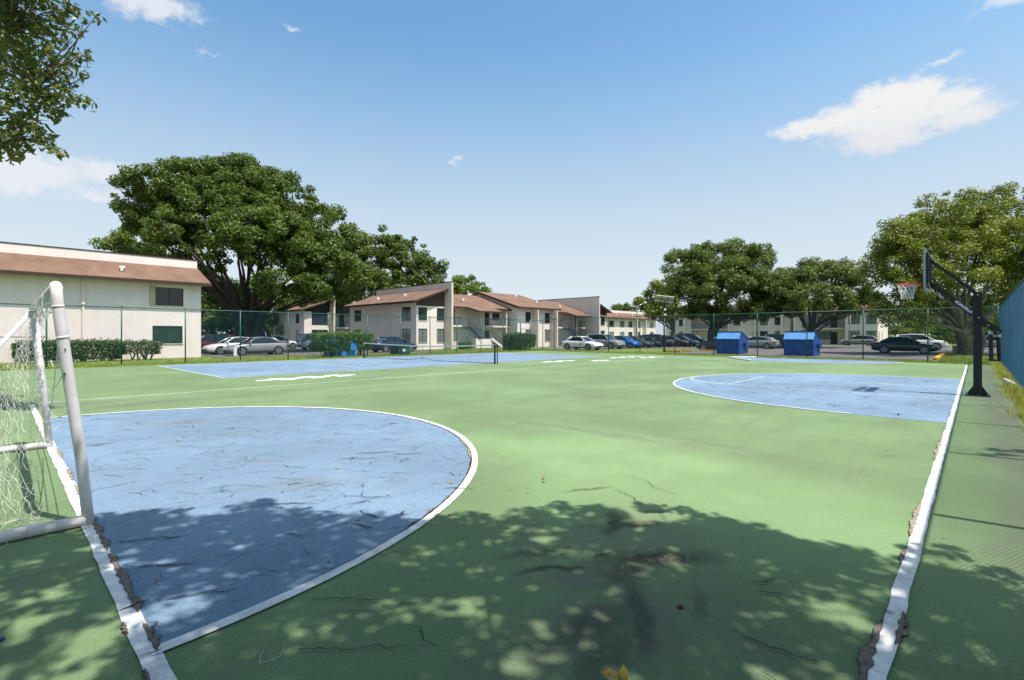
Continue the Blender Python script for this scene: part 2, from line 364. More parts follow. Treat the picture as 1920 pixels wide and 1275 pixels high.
# painted hopscotch squares
def hops(x, y, k, sx=.53, flip=1):
    h_ = MB(); i = 0; X = x
    for pat in 'sdsdsds'[:k]:
        if pat == 's': h_.box(X, X+sx*.97, y-.17, y+.17, .001, .009)
        else:
            h_.box(X, X+sx*.97, y+.02, y+.46, .001, .009); h_.box(X+sx*.34, X+sx*1.3, y-.46, y-.02, .001, .009)
        X += sx
    return h_
hops(6.15,18.15,7).build('hopscotch_marking', M['line'], court)
hops(21.7,18.2,5,.6).build('hopscotch_marking', M['thin'], court)
hops(24.6,16.8,3,.6).build('hopscotch_marking', M['thin'], court)
hops(28.6,18.0,6,.6).build('hopscotch_marking', M['thin'], court)
hops(30.2,16.6,4,.6).build('hopscotch_marking', M['thin'], court)
# broken edges beside the lines, and cracks
def ragged(mb, pts, wf, z, jag=.5, seed=0):
    r_ = random.Random(seed); ph = [r_.uniform(0,6.28) for _ in range(5)]; P_ = []
    for p, q in zip(pts, pts[1:]):
        m_ = 4 if mb is not ck else 1
        P_ += [(p[0]+(q[0]-p[0])*i/m_, p[1]+(q[1]-p[1])*i/m_) for i in range(m_)]
    P_.append(pts[-1]); n = len(P_); L = []; Q = []
    dist = 0.
    for i, p in enumerate(P_):
        a = Vector(P_[max(i-1,0)]); b = Vector(P_[min(i+1,n-1)]); d = (b-a).normalized(); nn = Vector((-d.y,d.x)); dist += (b-a).length/2
        w = wf(i/(n-1)); P = Vector(p)
        k_ = 1 - jag*(.5+.3*math.sin(dist*19+ph[0])+.2*math.sin(dist*67+ph[1])+.16*math.sin(dist*171+ph[3])) + r_.uniform(-.16,.16)*jag
        L.append(P + nn*w*max(.1,k_)); Q.append(P - nn*w*(.1+.12*math.sin(dist*47+ph[2])+r_.uniform(0,.1)))
    for ww, zz, tgt in ((.0035, z-.0006, ck if mb is not ck else None),(0., z, mb)):
        if tgt is None: continue
        o = len(tgt.v); nr = [(L[i]-Q[i]).normalized() if (L[i]-Q[i]).length > 1e-6 else Vector((0,0)) for i in range(n)]
        tgt.v += [(p.x+e.x*ww*r_.uniform(.3,1.5),p.y+e.y*ww*r_.uniform(.3,1.5),zz) for p,e in zip(L,nr)] + [(p.x-e.x*ww*.6,p.y-e.y*ww*.6,zz) for p,e in zip(Q,nr)]
        for i in range(n-1): tgt.f.append([o+n+i,o+n+i+1,o+i+1,o+i]); tgt.m.append(0)
def seg(p, q, n): return [(p[0]+(q[0]-p[0])*i/n, p[1]+(q[1]-p[1])*i/n) for i in range(n+1)]
def hump(w): return lambda t: w*min(1, 4*t, 4*(1-t))*(.7+.3*math.sin(t*23))
cr = MB(); sd = MB(); ck = MB()
# right side line
ragged(cr, seg((2.2,.375),(3.45,.38),90), hump(.062), .0135, .35, 1)
ragged(cr, seg((3.62,.305),(3.2,.305),26), hump(.045), .0135, .5, 2)
ragged(cr, seg((4.35,.38),(4.75,.38),22), hump(.03), .0135, .5, 3)
ragged(sd, seg((5.0,.38),(6.1,.38),40), hump(.05), .0135, .5, 4)
ragged(sd, seg((8.2,.38),(10.2,.38),50), hump(.05), .0135, .55, 5)
for i in range(9):
    x = rnd.uniform(11,32); ragged(sd, seg((x,.375),(x+rnd.uniform(.3,1.2),.375),20), hump(.04), .0135, .6, 20+i)
# left base line, beside the blue key
ragged(cr, seg((.55,5.75),(.55,4.68),70), lambda t: .045*min(1,9*t,9*(1-t))*(.75+.25*math.sin(t*17)), .0135, .45, 575)
ragged(cr, seg((.55,4.62),(.55,3.52),70), lambda t: .055*min(1,9*t,9*(1-t))*(.72+.28*math.sin(t*14+1)), .0135, .45, 462)
ragged(cr, seg((.55,3.36),(.55,3.02),30), hump(.045), .0135, .4, 336)
for y0, y1, w in ((7.9,7.2,.04),(7.0,6.3,.05),(6.2,5.9,.05),(9.4,8.6,.05)):
    ragged(sd, seg((.55,y0),(.55,y1),26), hump(w), .0135, .5, int(y0*77))
ragged(cr, seg((.475,3.3),(.475,3.46),14), hump(.022), .0135, .5, 81); ragged(cr, seg((.48,2.75),(.48,2.9),14), hump(.018), .0135, .5, 82)
# inner edge of the arc
def arcr(mb, a0, a1, w, seed, n=60, r=4.93): ragged(mb, arc(.52,8,r,a0,a1,n), hump(w), .0135, .6, seed)
arcr(ck,-82,-30,.016,31,140); arcr(cr,-70,-52,.03,32); arcr(sd,-48,-18,.05,33,90); arcr(sd,-16,-4,.045,34); arcr(cr,-50,-40,.03,35); arcr(sd,0,30,.03,36)
# jagged cracks
def crack(x, y, ang, L_, w, seed, z=.0145):
    r_ = random.Random(seed); n = max(5, int(L_/.03)); pts = [(x,y)]; a = ang
    for i in range(n):
        a = ang + r_.uniform(-38,38); pts.append((pts[-1][0]+math.cos(R(a))*L_/n, pts[-1][1]+math.sin(R(a))*L_/n))
    ragged(ck, pts, lambda t: w*math.sin(math.pi*min(1,max(0,t)))**.7+.0012, z, .5, seed)
rb = random.Random(3); k = 0
while k < 250:
    x, y = rb.uniform(.6,5.4), rb.uniform(3.1,12.9)
    if math.hypot(x-.52,y-8) > 4.75: continue
    k += 1; sc = math.hypot(x,y)/6
    crack(x, y, -46+rb.gauss(0,22), rb.uniform(.06,.3)*(1+sc*.5), rb.uniform(.002,.006)*(.7+sc*.45), 1000+k)
k = 0
while k < 240:
    x, y = rb.uniform(12,23.7), rb.uniform(.5,7.6)
    if y > 1.9 and math.hypot(x-17.88,y-1.87) > 5.8: continue
    k += 1; crack(x, y, -46+rb.gauss(0,30), rb.uniform(.1,.5), rb.uniform(.008,.022), 3000+k)
for x, y, a, L_, w in ((.62,4.85,-38,.45,.014),(.6,4.25,-40,.5,.016),(.6,3.62,-28,.55,.013),(1.62,4.9,-38,.62,.014),(2.35,4.55,-45,.55,.012),(1.55,4.1,-48,.35,.012),
                       (2.0,3.95,-80,.4,.016),(2.25,4.1,-75,.35,.014),(3.2,4.05,-45,.4,.016),(3.3,6.1,-40,.6,.02),(3.6,5.7,-30,.5,.018),(3.0,6.0,-50,.6,.016),(.45,3.62,10,.2,.02),
                       (2.0,3.15,-70,.3,.01),(1.3,2.95,-50,.5,.008),(1.0,2.6,-45,.8,.006),(1.25,2.75,-40,.7,.005),(1.55,2.3,-85,.35,.006),
                       (3.35,1.05,-46,.22,.01),(3.25,1.0,-40,.18,.008),(2.75,.98,-85,.5,.01),(4.15,2.25,65,.6,.008),(5.0,2.9,-120,.9,.006),(4.0,2.15,-30,.25,.03),(3.3,2.45,-40,.3,.01),
                       (2.5,.75,-100,.4,.008),(2.2,.8,-60,.3,.01),(2.95,2.0,-30,.25,.014)):
    crack(x, y, a, L_, w, int(x*1000+y*10))
for i in range(26):
    x, y = rb.uniform(1,33), rb.uniform(.6,15); crack(x, y, rb.uniform(-80,10), rb.uniform(.1,.5), rb.uniform(.003,.008), 7000+i, .0142)
for i in range(16):
    y_ = rb.uniform(2.7,9.5); crack(.43+rb.uniform(0,.08), y_, rb.uniform(-25,25), rb.uniform(.07,.15), .005, 8000+i, .0142)
    x_ = rb.uniform(2.4,22); crack(x_, .29+rb.uniform(0,.05), 90+rb.uniform(-30,30), rb.uniform(.06,.12), .004+.0004*x_, 8100+i, .0142)
cr.build('broken_edge', M['crumble'], court); sd.build('sandy_broken_edge', M['sand'], court); ck.build('crack', M['crack'], court)
# yellow painted kerb beside the car park and wheel stops
for i in range(9):
    w_ = MB(); x0 = 42.3 + i*1.95; w_.prism([(x0,1.84),(x0+1.8,1.84),(x0+1.77,2.02),(x0+.03,2.02)], -.05, .1)
    tag(w_.build('parking_block', M['yellow']), 'yellow kerb block at the edge of the car park by the leaning trunk', 'parking block', 'yellow kerb blocks by the leaning tree')
for i, (x, y, dx, dy) in enumerate(((43.9,21.7,.0,-1.7),(45.6,21.5,.35,-1.7),(48.5,20.0,.3,-1.5),(49.6,19.4,.3,-1.2))):
    w_ = MB(); w_.beam((x,y,.03),(x+dx,y+dy,.03), .2, .15)
    tag(w_.build('wheel_stop', M['yellow']), ['yellow wheel stop on the grass beside the solar lamp','second yellow wheel stop right of the solar lamp','yellow wheel stop under the dark coupe','short yellow wheel stop beside the blue dumpster'][i], 'wheel stop', 'yellow wheel stops near the lamp')

# ------------------------------------------------------------------ fences
def chain_link(name, P, Q, h, m, parent, pitch=.082, r=.0019, z0=.03):
    P = Vector(P); Q = Vector(Q); L_ = (Q-P).length; d = (Q-P)/L_; nn = Vector((-d.y,d.x))
    vs = []
    for sgn in (1,-1):
        k = -h
        while k < L_ + h:
            s0, s1 = (k, k+h) if sgn > 0 else (k+h, k); z_0, z_1 = z0, z0+h
            if k > -h - 1:
                a0, a1 = s0, s1
                # clip to [0, L]
                def cl(a0, zA, a1, zB):
                    if a0 < 0: zA += (zB-zA)*(0-a0)/(a1-a0); a0 = 0
                    if a0 > L_: zA += (zB-zA)*(L_-a0)/(a1-a0); a0 = L_
                    return a0, zA
                if not ((a0 <= 0 and a1 <= 0) or (a0 >= L_ and a1 >= L_)):
                    A0, Z0 = cl(a0, z_0, a1, z_1); A1, Z1 = cl(a1, z_1, a0, z_0)
                    p = P + d*A0 + nn*sgn*r*.7; q = P + d*A1 + nn*sgn*r*.7
                    p = Vector((p.x,p.y,Z0)); q = Vector((q.x,q.y,Z1)); ax = (q-p)
                    if ax.length > .01:
                        ax.normalize(); s1_ = ax.cross(Vector((nn.x,nn.y,0))).normalized()*r; n3 = Vector((nn.x,nn.y,0))*r
                        ring = [s1_*math.cos(q*1.2566)+n3*math.sin(q*1.2566) for q in range(5)]
                        for i in range(5):
                            j = (i+1) % 5; vs += [p+ring[i], p+ring[j], q+ring[j], q+ring[i]]
            k += pitch
    return np_mesh(name, np.array([tuple(v) for v in vs]), 4, m, parent)
def fence(label, P, Q, h, posts, m_wire, mid=(), r=.0019, zb=-.05, back=0.):
    root = thing('chain_link_fence', label, 'fence', (P[0],P[1],0)); P = Vector(P); Q = Vector(Q); d = (Q-P).normalized(); L_ = (Q-P).length
    for s_ in posts:
        p = d*s_ + Vector((-d.y,d.x))*back; k = MB(); k.tube([(p.x,p.y,zb),(p.x,p.y,h+.03)], .034, 8); k.lathe([(.04,0),(.035,.04),(.01,.06)], 8, 'z', (p.x,p.y,h+.03)); k.build('post', M['post'], root, True)
    k = MB(); q = d*L_; k.tube([(0,0,h),(q.x,q.y,h)], .024, 8); k.build('top_rail', M['post'], root, True)
    k = MB(); k.tube([(0,0,.06),(q.x,q.y,.06)], .004, 4); k.build('tension_wire', M['post'], root)
    for s0, s1 in mid:
        k = MB(); k.tube([tuple(d*s0)+(h*.49,), tuple(d*s1)+(h*.49,)], .02, 8); k.build('mid_rail', M['post'], root, True)
    chain_link('chain_link', (0,0), (q.x,q.y), h-.03, m_wire, root, r=r)
    return root
HF = 3.12; LP = [4.43+2.87*i for i in range(-6,11)]
fence('long green chain link fence running behind the tennis net', (-13,32.7), (35.55,32.7), 3.05, [x+13 for x in LP if x < 35]+[0,48.55], M['wire'], ((0,14.6),))
fence('short green chain link panel right of the gate at the court corner', (37.05,32.7), (39.0,32.7), 3.05, [0,1.95], M['wire'])
fence('green chain link fence across the far end before the dumpsters', (39.0,32.7), (39.0,-.95), 3.2, [.02+1.5]+[1.5+3.23*i for i in range(1,10)]+[33.6], M['wire'], ((30.4,33.6),))
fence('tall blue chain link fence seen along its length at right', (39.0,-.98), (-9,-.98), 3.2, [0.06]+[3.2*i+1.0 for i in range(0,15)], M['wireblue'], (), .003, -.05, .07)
gt = thing('fence_gate', 'narrow green gate frame in the fence beside the round hedge', 'gate', (35.6,32.7,0))
for x in (.03,1.38):
    k = MB(); k.tube([(x,0,-.05),(x,0,3.1)], .035, 8); k.build('gate_post', M['post'], gt, True)
for z in (.25,2.15,2.9):
    k = MB(); k.tube([(.06,0,z),(1.35,0,z)], .02, 8); k.build('gate_rail', M['post'], gt, True)
chain_link('chain_link', (.05,0), (1.36,0), 2.9, M['wire'], gt)

# ------------------------------------------------------------------ tennis net
tn = thing('tennis_net', 'low tennis net with white band between two black posts', 'tennis net', (18.8,19.2,0)); dx, dy = -1.6, 11.2
for f_ in (0,1):
    k = MB(); k.tube([(dx*f_,dy*f_,0),(dx*f_,dy*f_,1.1)], .05, 10); k.lathe([(.055,0),(.05,.03),(.02,.05)],10,'z',(dx*f_,dy*f_,1.1)); k.build('net_post', M['black'], tn, True)
k = MB(); k.tube([(-.02,-.22,0),(-.02,-.2,1.0)], .03, 8); k.box(-.06,.02,-.22,0,.98,1.03); k.build('winder_post', M['black'], tn)
def sag(t): return .92 + .15*abs(2*t-1)**1.5
k = MB(); n = 30
for i in range(n):
    t0, t1 = i/n, (i+1)/n
    k.add([(dx*t0,dy*t0-.0,sag(t0)),(dx*t1,dy*t1,sag(t1)),(dx*t1,dy*t1,sag(t1)-.07),(dx*t0,dy*t0,sag(t0)-.07)],[(0,1,2,3)])
k.build('net_band', M['white'], tn)
k = MB()
for i in range(1,150):
    t = i/150; k.tube([(dx*t,dy*t,.06+.1*(abs(2*t-1)-1)*0),(dx*t,dy*t,sag(t)-.06)], .0014, 3, cap=False)
for j in range(1,14):
    k.tube([(dx*i/20,dy*i/20,sag(i/20)*j/14) for i in range(21)], .0014, 3, cap=False)
k.tube([(dx*i/40,dy*i/40,.05-.02+.14*max(0,1-abs(i-20)/4.)) for i in range(41)], .014, 5)
k.build('net_mesh', M['black'], tn)
k = MB(); k.box(dx*.5-.004,dx*.5+.004,dy*.5-.02,dy*.5+.02,0,.9); k.build('centre_strap', M['acrylic'], tn)

# ------------------------------------------------------------------ soccer goal
gl = thing('soccer_goal', 'white pvc soccer goal with torn hanging net on the base line', 'goal', (.52,5.46,0)); NY, FY = 0., 4.15
k = MB(); pn = [(0,0,.0),(-.02,0,.25),(-.045,0,.55),(-.085,.0,.9),(-.125,0,1.25),(-.165,0,1.6),(-.195,0,1.9),(-.2,.02,1.985),(-.2,.08,2.03)]
k.tube(pn, .040, 16); k.build('near_post', M['pvc'], gl, True)
k = MB(); k.tube([(-.163,0,1.585),(-.166,0,1.605)], .043, 16); k.build('post_coupling', M['pvc'], gl, True); k = MB(); k.tube([(-.19,0,1.84),(-.192,0,1.86)], .0415, 16); k.build('post_coupling', M['pvc'], gl, True)
k = MB(); k.tube([(-.03,FY,0),(-.1,FY,.9),(-.2,FY,1.95)], .042, 14); k.build('far_post', M['pvc'], gl, True)
k = MB(); k.tube([(-.2,.04,2.0),(-.2,2.,1.975),(-.2,FY,1.99)], .046, 14); k.build('crossbar', M['pvc'], gl, True)
k = MB(); k.tube([(-.02,0,.05),(-1.5,.02,.05)], .046, 14); k.tube([(-.36,0,.05),(-.37,0,.05)], .05, 14); k.build('side_rail', M['pvc'], gl, True)
k = MB(); k.tube([(-.02,FY,.045),(-1.5,FY,.045)], .045, 14); k.build('side_rail', M['pvc'], gl, True)
k = MB(); k.tube([(-1.46,0,.045),(-1.46,FY,.045)], .045, 12); k.build('back_rail', M['pvc'], gl, True)
k = MB(); k.tube([(-.22,FY-.04,1.93),(-1.46,FY-.5,.06)], .026, 12); k.build('brace', M['white'], gl, True)
def net_panel(T0, T1, B0, B1, nu, nv, amp, seed, sagf=.0, r=.0019):
    """knotted net hung between a top edge and a bottom edge, pulled about"""
    r_ = random.Random(seed); T0, T1, B0, B1 = map(Vector, (T0,T1,B0,B1)); g_ = {}
    for j in range(nv+1):
        for i in range(nu+1):
            u, v = i/nu, j/nv; p = (T0.lerp(T1,u)).lerp(B0.lerp(B1,u), v)
            p = p + Vector((r_.gauss(0,amp), r_.gauss(0,amp), r_.gauss(0,amp)))*(.25+v)
            p.z = max(.03, p.z - sagf*math.sin(math.pi*v)*(.5+.5*math.sin(u*9)))
            g_[i,j] = p
    k = MB()
    def cord(a, b):
        m_ = a.lerp(b,.5) + Vector((r_.gauss(0,amp*.5),r_.gauss(0,amp*.5),-abs(r_.gauss(0,amp*.7)))); m_.z = max(.02, m_.z)
        k.tube([a, m_, b], r, 3, cap=False)
    for j in range(nv):
        for i in range(nu):
            if (i+j) % 2 == 0:
                if r_.random() < .93: cord(g_[i,j], g_[i+1,j+1])
            else:
                if r_.random() < .93: cord(g_[i+1,j], g_[i,j+1])
    return k
net = net_panel((-.2,FY-.1,1.93),(-.2,3.2,1.9),(-.8,.45,.1),(-.28,.1,.06), 22, 44, .016, 5, .05, .0013)
k2 = net_panel((-.24,FY-.1,1.9),(-.18,FY-.02,1.9),(-.12,FY-.02,.1),(-.0,FY-.02,.1), 6, 44, .03, 8, .0, .0022); o_ = len(net.v); net.v += k2.v; net.f += [[i+o_ for i in f] for f in k2.f]; net.m += k2.m
k2 = net_panel((-.26,.25,2.0),(-.2,3.6,2.0),(-.22,.3,1.78),(-.2,3.6,1.72), 26, 4, .04, 9, .0); o_ = len(net.v); net.v += k2.v; net.f += [[i+o_ for i in f] for f in k2.f]; net.m += k2.m
k2 = net_panel((-.2,3.0,1.92),(-.2,3.9,1.92),(-.95,.5,.5),(-.5,.2,.06), 12, 36, .024, 15, .06, .0013); o_ = len(net.v); net.v += k2.v; net.f += [[i+o_ for i in f] for f in k2.f]; net.m += k2.m
r_ = random.Random(12)
for i in range(60):   # loose ends lying on the near rail
    x0 = r_.uniform(-1.2,-.3); p = Vector((x0, r_.uniform(.05,.5), .02)); pts = [p]
    for q in range(6): pts.append(pts[-1] + Vector((r_.gauss(0,.07), r_.gauss(0,.06), r_.gauss(0,.03)))); pts[-1].z = min(.25,max(.015, pts[-1].z))
    net.tube(pts, .002, 3, cap=False)
for (a, b, s_) in (((-.18,.02,1.72),(-.1,3.2,.55),.22),((-.17,.02,1.6),(-.15,1.6,1.35),.15),((-.14,.01,1.35),(-.1,3.9,.9),.12),((-.1,.02,1.0),(-.06,3.95,.6),.1)):
    A, B = Vector(a), Vector(b); net.tube([A.lerp(B,t/12) + Vector((0,0,-s_*math.sin(math.pi*t/12))) for t in range(13)], .004, 4, cap=False)
net.build('net', M['netw'], gl)
k = MB(); k.tube([(-.155,-.05,1.3),(-.155,.05,1.28),(-.15,.12,1.27)], .008, 5); k.build('strap', M['trim'], gl); k = MB(); k.tube([(-.15,-.05,1.5),(-.15,.05,1.5)], .006, 5); k.build('strap', M['trim'], gl)

# ------------------------------------------------------------------ basketball hoop
bh = thing('basketball_hoop', 'black basketball hoop with orange rim standing by the side line', 'basketball hoop', (17.82,-.03,0))
k = MB(); k.box(-.24,.24,-.24,.24,0,.025)
k.build('base_plate', M['black'], bh)
for (x,y) in ((.19,.0),(-.19,.0),(0,.19),(0,-.19),(.19,.19),(-.19,-.19),(.19,-.19),(-.19,.19)):
    k = MB(); k.tube([(x,y,.02),(x,y,.05)], .014, 6); k.build('bolt', M['steel'], bh)
k = MB()
for s_ in (-1,1):
    for o_ in (-.06,.06):
        k.add([(s_*.085,o_-.006,.026),(s_*.22,o_-.006,.026),(s_*.085,o_-.006,.26),(s_*.085,o_+.006,.026),(s_*.22,o_+.006,.026),(s_*.085,o_+.006,.26)],[(0,1,2),(5,4,3),(0,3,4,1),(1,4,5,2),(2,5,3,0)])
        k.add([(o_-.006,s_*.085,.026),(o_-.006,s_*.22,.026),(o_-.006,s_*.085,.26),(o_+.006,s_*.085,.026),(o_+.006,s_*.22,.026),(o_+.006,s_*.085,.26)],[(0,1,2),(5,4,3),(0,3,4,1),(1,4,5,2),(2,5,3,0)])
k.build('gusset', M['black'], bh)
k = MB(); k.box(-.085,.085,-.085,.085,.026,2.72); k.build('pole', M['black'], bh)
BY = 1.02
k = MB()
for s_ in (-.105,.105): k.beam((s_,-.42,1.66),(s_,BY-.08,3.02), .03, .13)
k.build('lower_arm', M['black'], bh)
k = MB()
for s_ in (-.1,.1): k.beam((s_,-.0,2.68),(s_,BY-.08,3.66), .03, .07)
k.build('upper_arm', M['black'], bh)
for x, y, z in ((.0,.0,2.66),(.0,-.02,2.06),(0,-.2,1.86),(0,-.38,1.68)):
    k = MB(); k.tube([(x-.14,y,z),(x+.14,y,z)], .018, 8); k.build('pivot_bolt', M['steel'], bh)
k = MB()
for x, y in ((-.06,-.24),(.06,-.39)): k.tube([(x,y,1.66 if y > -.3 else 1.58),(x,y-.02,.95)], .045, 10)
k.box(-.1,.1,-.44,-.2,.93,.97); k.build('spring_strut', M['black'], bh, False)
k = MB(); k.tube([(-.06,-.24,1.62),(-.06,-.24,1.72)], .05, 10); k.build('strut_collar', M['steel'], bh); k = MB(); k.tube([(.06,-.39,1.55),(.06,-.39,1.62)], .05, 10); k.build('strut_collar', M['steel'], bh)
BW, B0, B1 = .76, 2.86, 3.92
mc, tc, bc = new_mat('clear_backboard'); bc.inputs['Base Color'].default_value = (.7,.8,.85,1); bc.inputs['Roughness'].default_value = .05
trn = tc.nt.nodes.new('ShaderNodeBsdfTransparent'); mxs = tc.nt.nodes.new('ShaderNodeMixShader'); mxs.inputs[0].default_value = .88
tc.l(bc.outputs[0], mxs.inputs[1]); tc.l(trn.outputs[0], mxs.inputs[2]); tc.l(mxs.outputs[0], tc.nt.nodes['Material Output'].inputs['Surface'])
k = MB(); k.box(-BW,BW,BY,BY+.02,B0+.03,B1-.03); bb = k.build('backboard', mc, bh)
k = MB()
for z in (B0,B1-.045): k.box(-BW-.022,BW+.022,BY-.012,BY+.034,z,z+.045)
for x in (-BW-.022,BW-.023): k.box(x,x+.045,BY-.012,BY+.034,B0+.046,B1-.046)
k.build('frame', M['acrylic'], bb)
k = MB(); k.box(-.74,.74,BY-.075,BY-.015,B0+.1,B0+.16); k.box(-.74,.74,BY-.075,BY-.015,B1-.16,B1-.1); k.box(-.74,-.68,BY-.075,BY-.015,B0+.161,B1-.161); k.box(.68,.74,BY-.075,BY-.015,B0+.161,B1-.161)
for x in (-.3,.3): k.box(x-.025,x+.025,BY-.075,BY-.015,B0+.161,B1-.161)
k.build('support_frame', M['black'], bb)
k = MB(); k.box(-BW-.026,BW+.026,BY+.036,BY+.075,B0-.02,B0+.3); k.build('edge_padding', M['black'], bb)
RZ = 3.05; rc = (0,BY+.43)
k = MB(); k.tube([(rc[0]+.228*math.cos(2*math.pi*i/32), rc[1]+.228*math.sin(2*math.pi*i/32), RZ) for i in range(33)], .015, 8, cap=False)
k.add([(-.12,BY+.086,RZ+.02),(.12,BY+.086,RZ+.02),(.1,BY+.25,RZ+.01),(-.1,BY+.25,RZ+.01),(-.12,BY+.086,RZ-.12),(.12,BY+.086,RZ-.12),(.1,BY+.25,RZ-.02),(-.1,BY+.25,RZ-.02)],[(0,1,2,3),(7,6,5,4),(0,4,5,1),(1,5,6,2),(2,6,7,3),(3,7,4,0)])
k.build('rim', M['orange'], bh, False)
k = MB(); nn_ = 12; lv = [(.228,RZ),(.2,RZ-.11),(.165,RZ-.22),(.14,RZ-.32),(.135,RZ-.43)]
for i in range(nn_):
    for s_ in (1,-1):
        k.tube([(rc[0]+r0*math.cos(2*math.pi*(i+s_*.5*j)/nn_), rc[1]+r0*math.sin(2*math.pi*(i+s_*.5*j)/nn_), z0) for j, (r0,z0) in enumerate(lv)], .0055, 4, cap=False)
k.build('hoop_net', M['white'], bh)
tx = bpy.data.curves.new('arm_lettering', 'FONT'); tx.body = 'GOALRILLA'; tx.size = .088; tx.extrude = .001; tx.offset = .004; tx.align_x = 'CENTER'; tx.align_y = 'CENTER'
to = bpy.data.objects.new('arm_lettering', tx); C.objects.link(to); bpy.context.view_layer.update()
dg = bpy.context.evaluated_depsgraph_get(); tm = bpy.data.meshes.new_from_object(to.evaluated_get(dg)); bpy.data.objects.remove(to)
tm.name = 'lettering'; tm.materials.clear(); tm.materials.append(M['white']); to = bpy.data.objects.new('lettering', tm); C.objects.link(to); to.parent = bh
sl = math.atan2(1.36,1.36); c0 = Vector((-.1225,.27,2.355))
ex = Vector((0,-math.cos(sl),-math.sin(sl))); ez = Vector((-1,0,0)); ey = ez.cross(ex)
to.matrix_local = Matrix((( ex.x,ey.x,ez.x,c0.x),(ex.y,ey.y,ez.y,c0.y),(ex.z,ey.z,ez.z,c0.z),(0,0,0,1)))

# ------------------------------------------------------------------ small things on the ground
k = MB(); k.tube([(34.7,12.45,.05),(36.0,11.0,.05)], .045, 10); tag(k.build('plastic_pipe', M['white'], None, True), 'white plastic pipe lying on the far blue key, the one nearer the fence', 'pipe')
k = MB(); k.tube([(34.6,12.3,.05),(33.2,11.3,.05),(31.6,10.0,.05)], .045, 10); tag(k.build('plastic_pipe', M['white'], None, True), 'white plastic pipe lying across the tip of the far blue key', 'pipe')
k = MB(); k.tube([(24.2,-.72,.05),(22.3,-.86,.05)], .05, 10); tag(k.build('plastic_pipe', M['white'], None, True), 'short white pipe in the weeds at the foot of the blue fence', 'pipe')
k = MB(); k.box(36.55,36.75,3.4,7.1,-.07,.03); tag(k.build('concrete_strip', M['concrete'], None), 'pale concrete strip at the edge of the court below the far fence', 'concrete strip')
def sprig(name, x, y, n, L_, seed, m, label, cat):
    r_ = np.random.default_rng(seed); V = []
    for i in range(n):
        a = r_.uniform(0,6.28); p = np.array([x+r_.normal(0,.05), y+r_.normal(0,.04), .02+r_.uniform(0,.03)])
        d = np.array([math.cos(a),math.sin(a),r_.uniform(-.05,.35)]); d /= np.linalg.norm(d); w = np.array([-d[1],d[0],r_.uniform(-.3,.3)])*L_*.26
        V += [p, p+d*L_*.5+w, p+d*L_, p+d*L_*.5-w]
    o = np_mesh(name, np.array(V), 4, m); return tag(o, label, cat)
sprig('fallen_leaf_sprig', 1.93, 1.13, 9, .075, 2, blade_mat('yellowing_leaf', (.13,.17,.02), (.4,.2,.04)), 'fallen sprig of yellow green leaves on the near green court', 'leaf sprig')
k = MB(); k.lathe([(.0,0),(.016,0),(.019,.004),(.018,.012),(.0,.014)], 14, 'z', (2.78,1.27,.001)); tag(k.build('bottle_cap', mat('dark_red_plastic',(.06,.012,.015),.4,.1), None, True), 'small dark red cap lying on the near green court', 'bottle cap')
k = MB(); k.tube([(-.02,3.77,.012),(.01,3.72,.013)], .011, 8); tag(k.build('plastic_scrap', mat('blue_grey_plastic',(.05,.08,.2),.4,.1), None, True), 'small blue scrap on the green court before the goal', 'scrap')
k = MB(); k.tube([(.93,2.63,.006),(.9,2.6,.01),(.88,2.55,.006),(.92,2.52,.012),(.97,2.53,.006),(1.0,2.55,.03)], .0016, 4); tag(k.build('cord_scrap', M['netw'], None), 'thin curled white cord scrap beside the corner of the blue key', 'cord')
r_ = np.random.default_rng(5); V = []
for i in range(260):
    x, y = (r_.uniform(.7,5), r_.uniform(3.3,12.5)) if i < 90 else (r_.uniform(1.5,30), r_.uniform(.5,28)) if i < 210 else (r_.uniform(4,30), r_.uniform(-.6,.2))
    a = r_.uniform(0,6.28); L_ = r_.uniform(.02,.07); p = np.array([x,y,.016]); d = np.array([math.cos(a),math.sin(a),r_.uniform(0,.4)]); w = np.array([-d[1],d[0],r_.uniform(-.3,.3)])*L_*.28
    V += [p, p+d*L_*.5+w, p+d*L_, p+d*L_*.5-w]
tag(np_mesh('leaf_litter', np.array(V), 4, M['litter']), 'dry leaf litter scattered over the court', 'leaf litter', kind='stuff')
def blades(name, pts, hmin, hmax, w, m, seed, label):
    r_ = np.random.default_rng(seed); n = len(pts); a = r_.uniform(0,6.28,n); h = r_.uniform(hmin,hmax,n); V = np.zeros((n,3,3))
    dx_, dy_ = np.cos(a)*w, np.sin(a)*w
    V[:,0,:2] = pts + np.stack([dx_,dy_],1); V[:,1,:2] = pts - np.stack([dx_,dy_],1); V[:,:2,2] = -.07
    V[:,2,:2] = pts + r_.normal(0,.5,(n,2))*h[:,None]; V[:,2,2] = h - .07
    return tag(np_mesh(name, V.reshape(-1,3), 3, m), label, 'grass', kind='stuff')
r_ = np.random.default_rng(8)
P1 = np.stack([r_.uniform(-8,37,26000), 31.35+np.abs(r_.normal(0,1.2,26000))], 1)
P2 = np.stack([36.6+np.abs(r_.normal(0,1.5,22000)), r_.uniform(-3,32,22000)], 1)
P4 = np.stack([39+np.abs(r_.normal(0,6,9000)), r_.uniform(-4,1.7,9000)], 1)
P3 = np.stack([r_.uniform(-8,30,9000), r_.uniform(33,41,9000)], 1); P5 = np.stack([r_.uniform(30,43,9000), r_.uniform(33,43,9000)], 1)
blades('grass', np.concatenate([P1,P2,P3,P4,P5]), .07, .17, .012, M['blade'], 9, 'green grass along the edges of the court and car park')
cl_ = []
for i in range(90):
    x = r_.uniform(8,38); y = r_.uniform(-1.15,-.66); n = int(r_.uniform(60,190)); cl_.append(np.stack([r_.normal(x,.2,n), r_.normal(y,.09,n)],1))
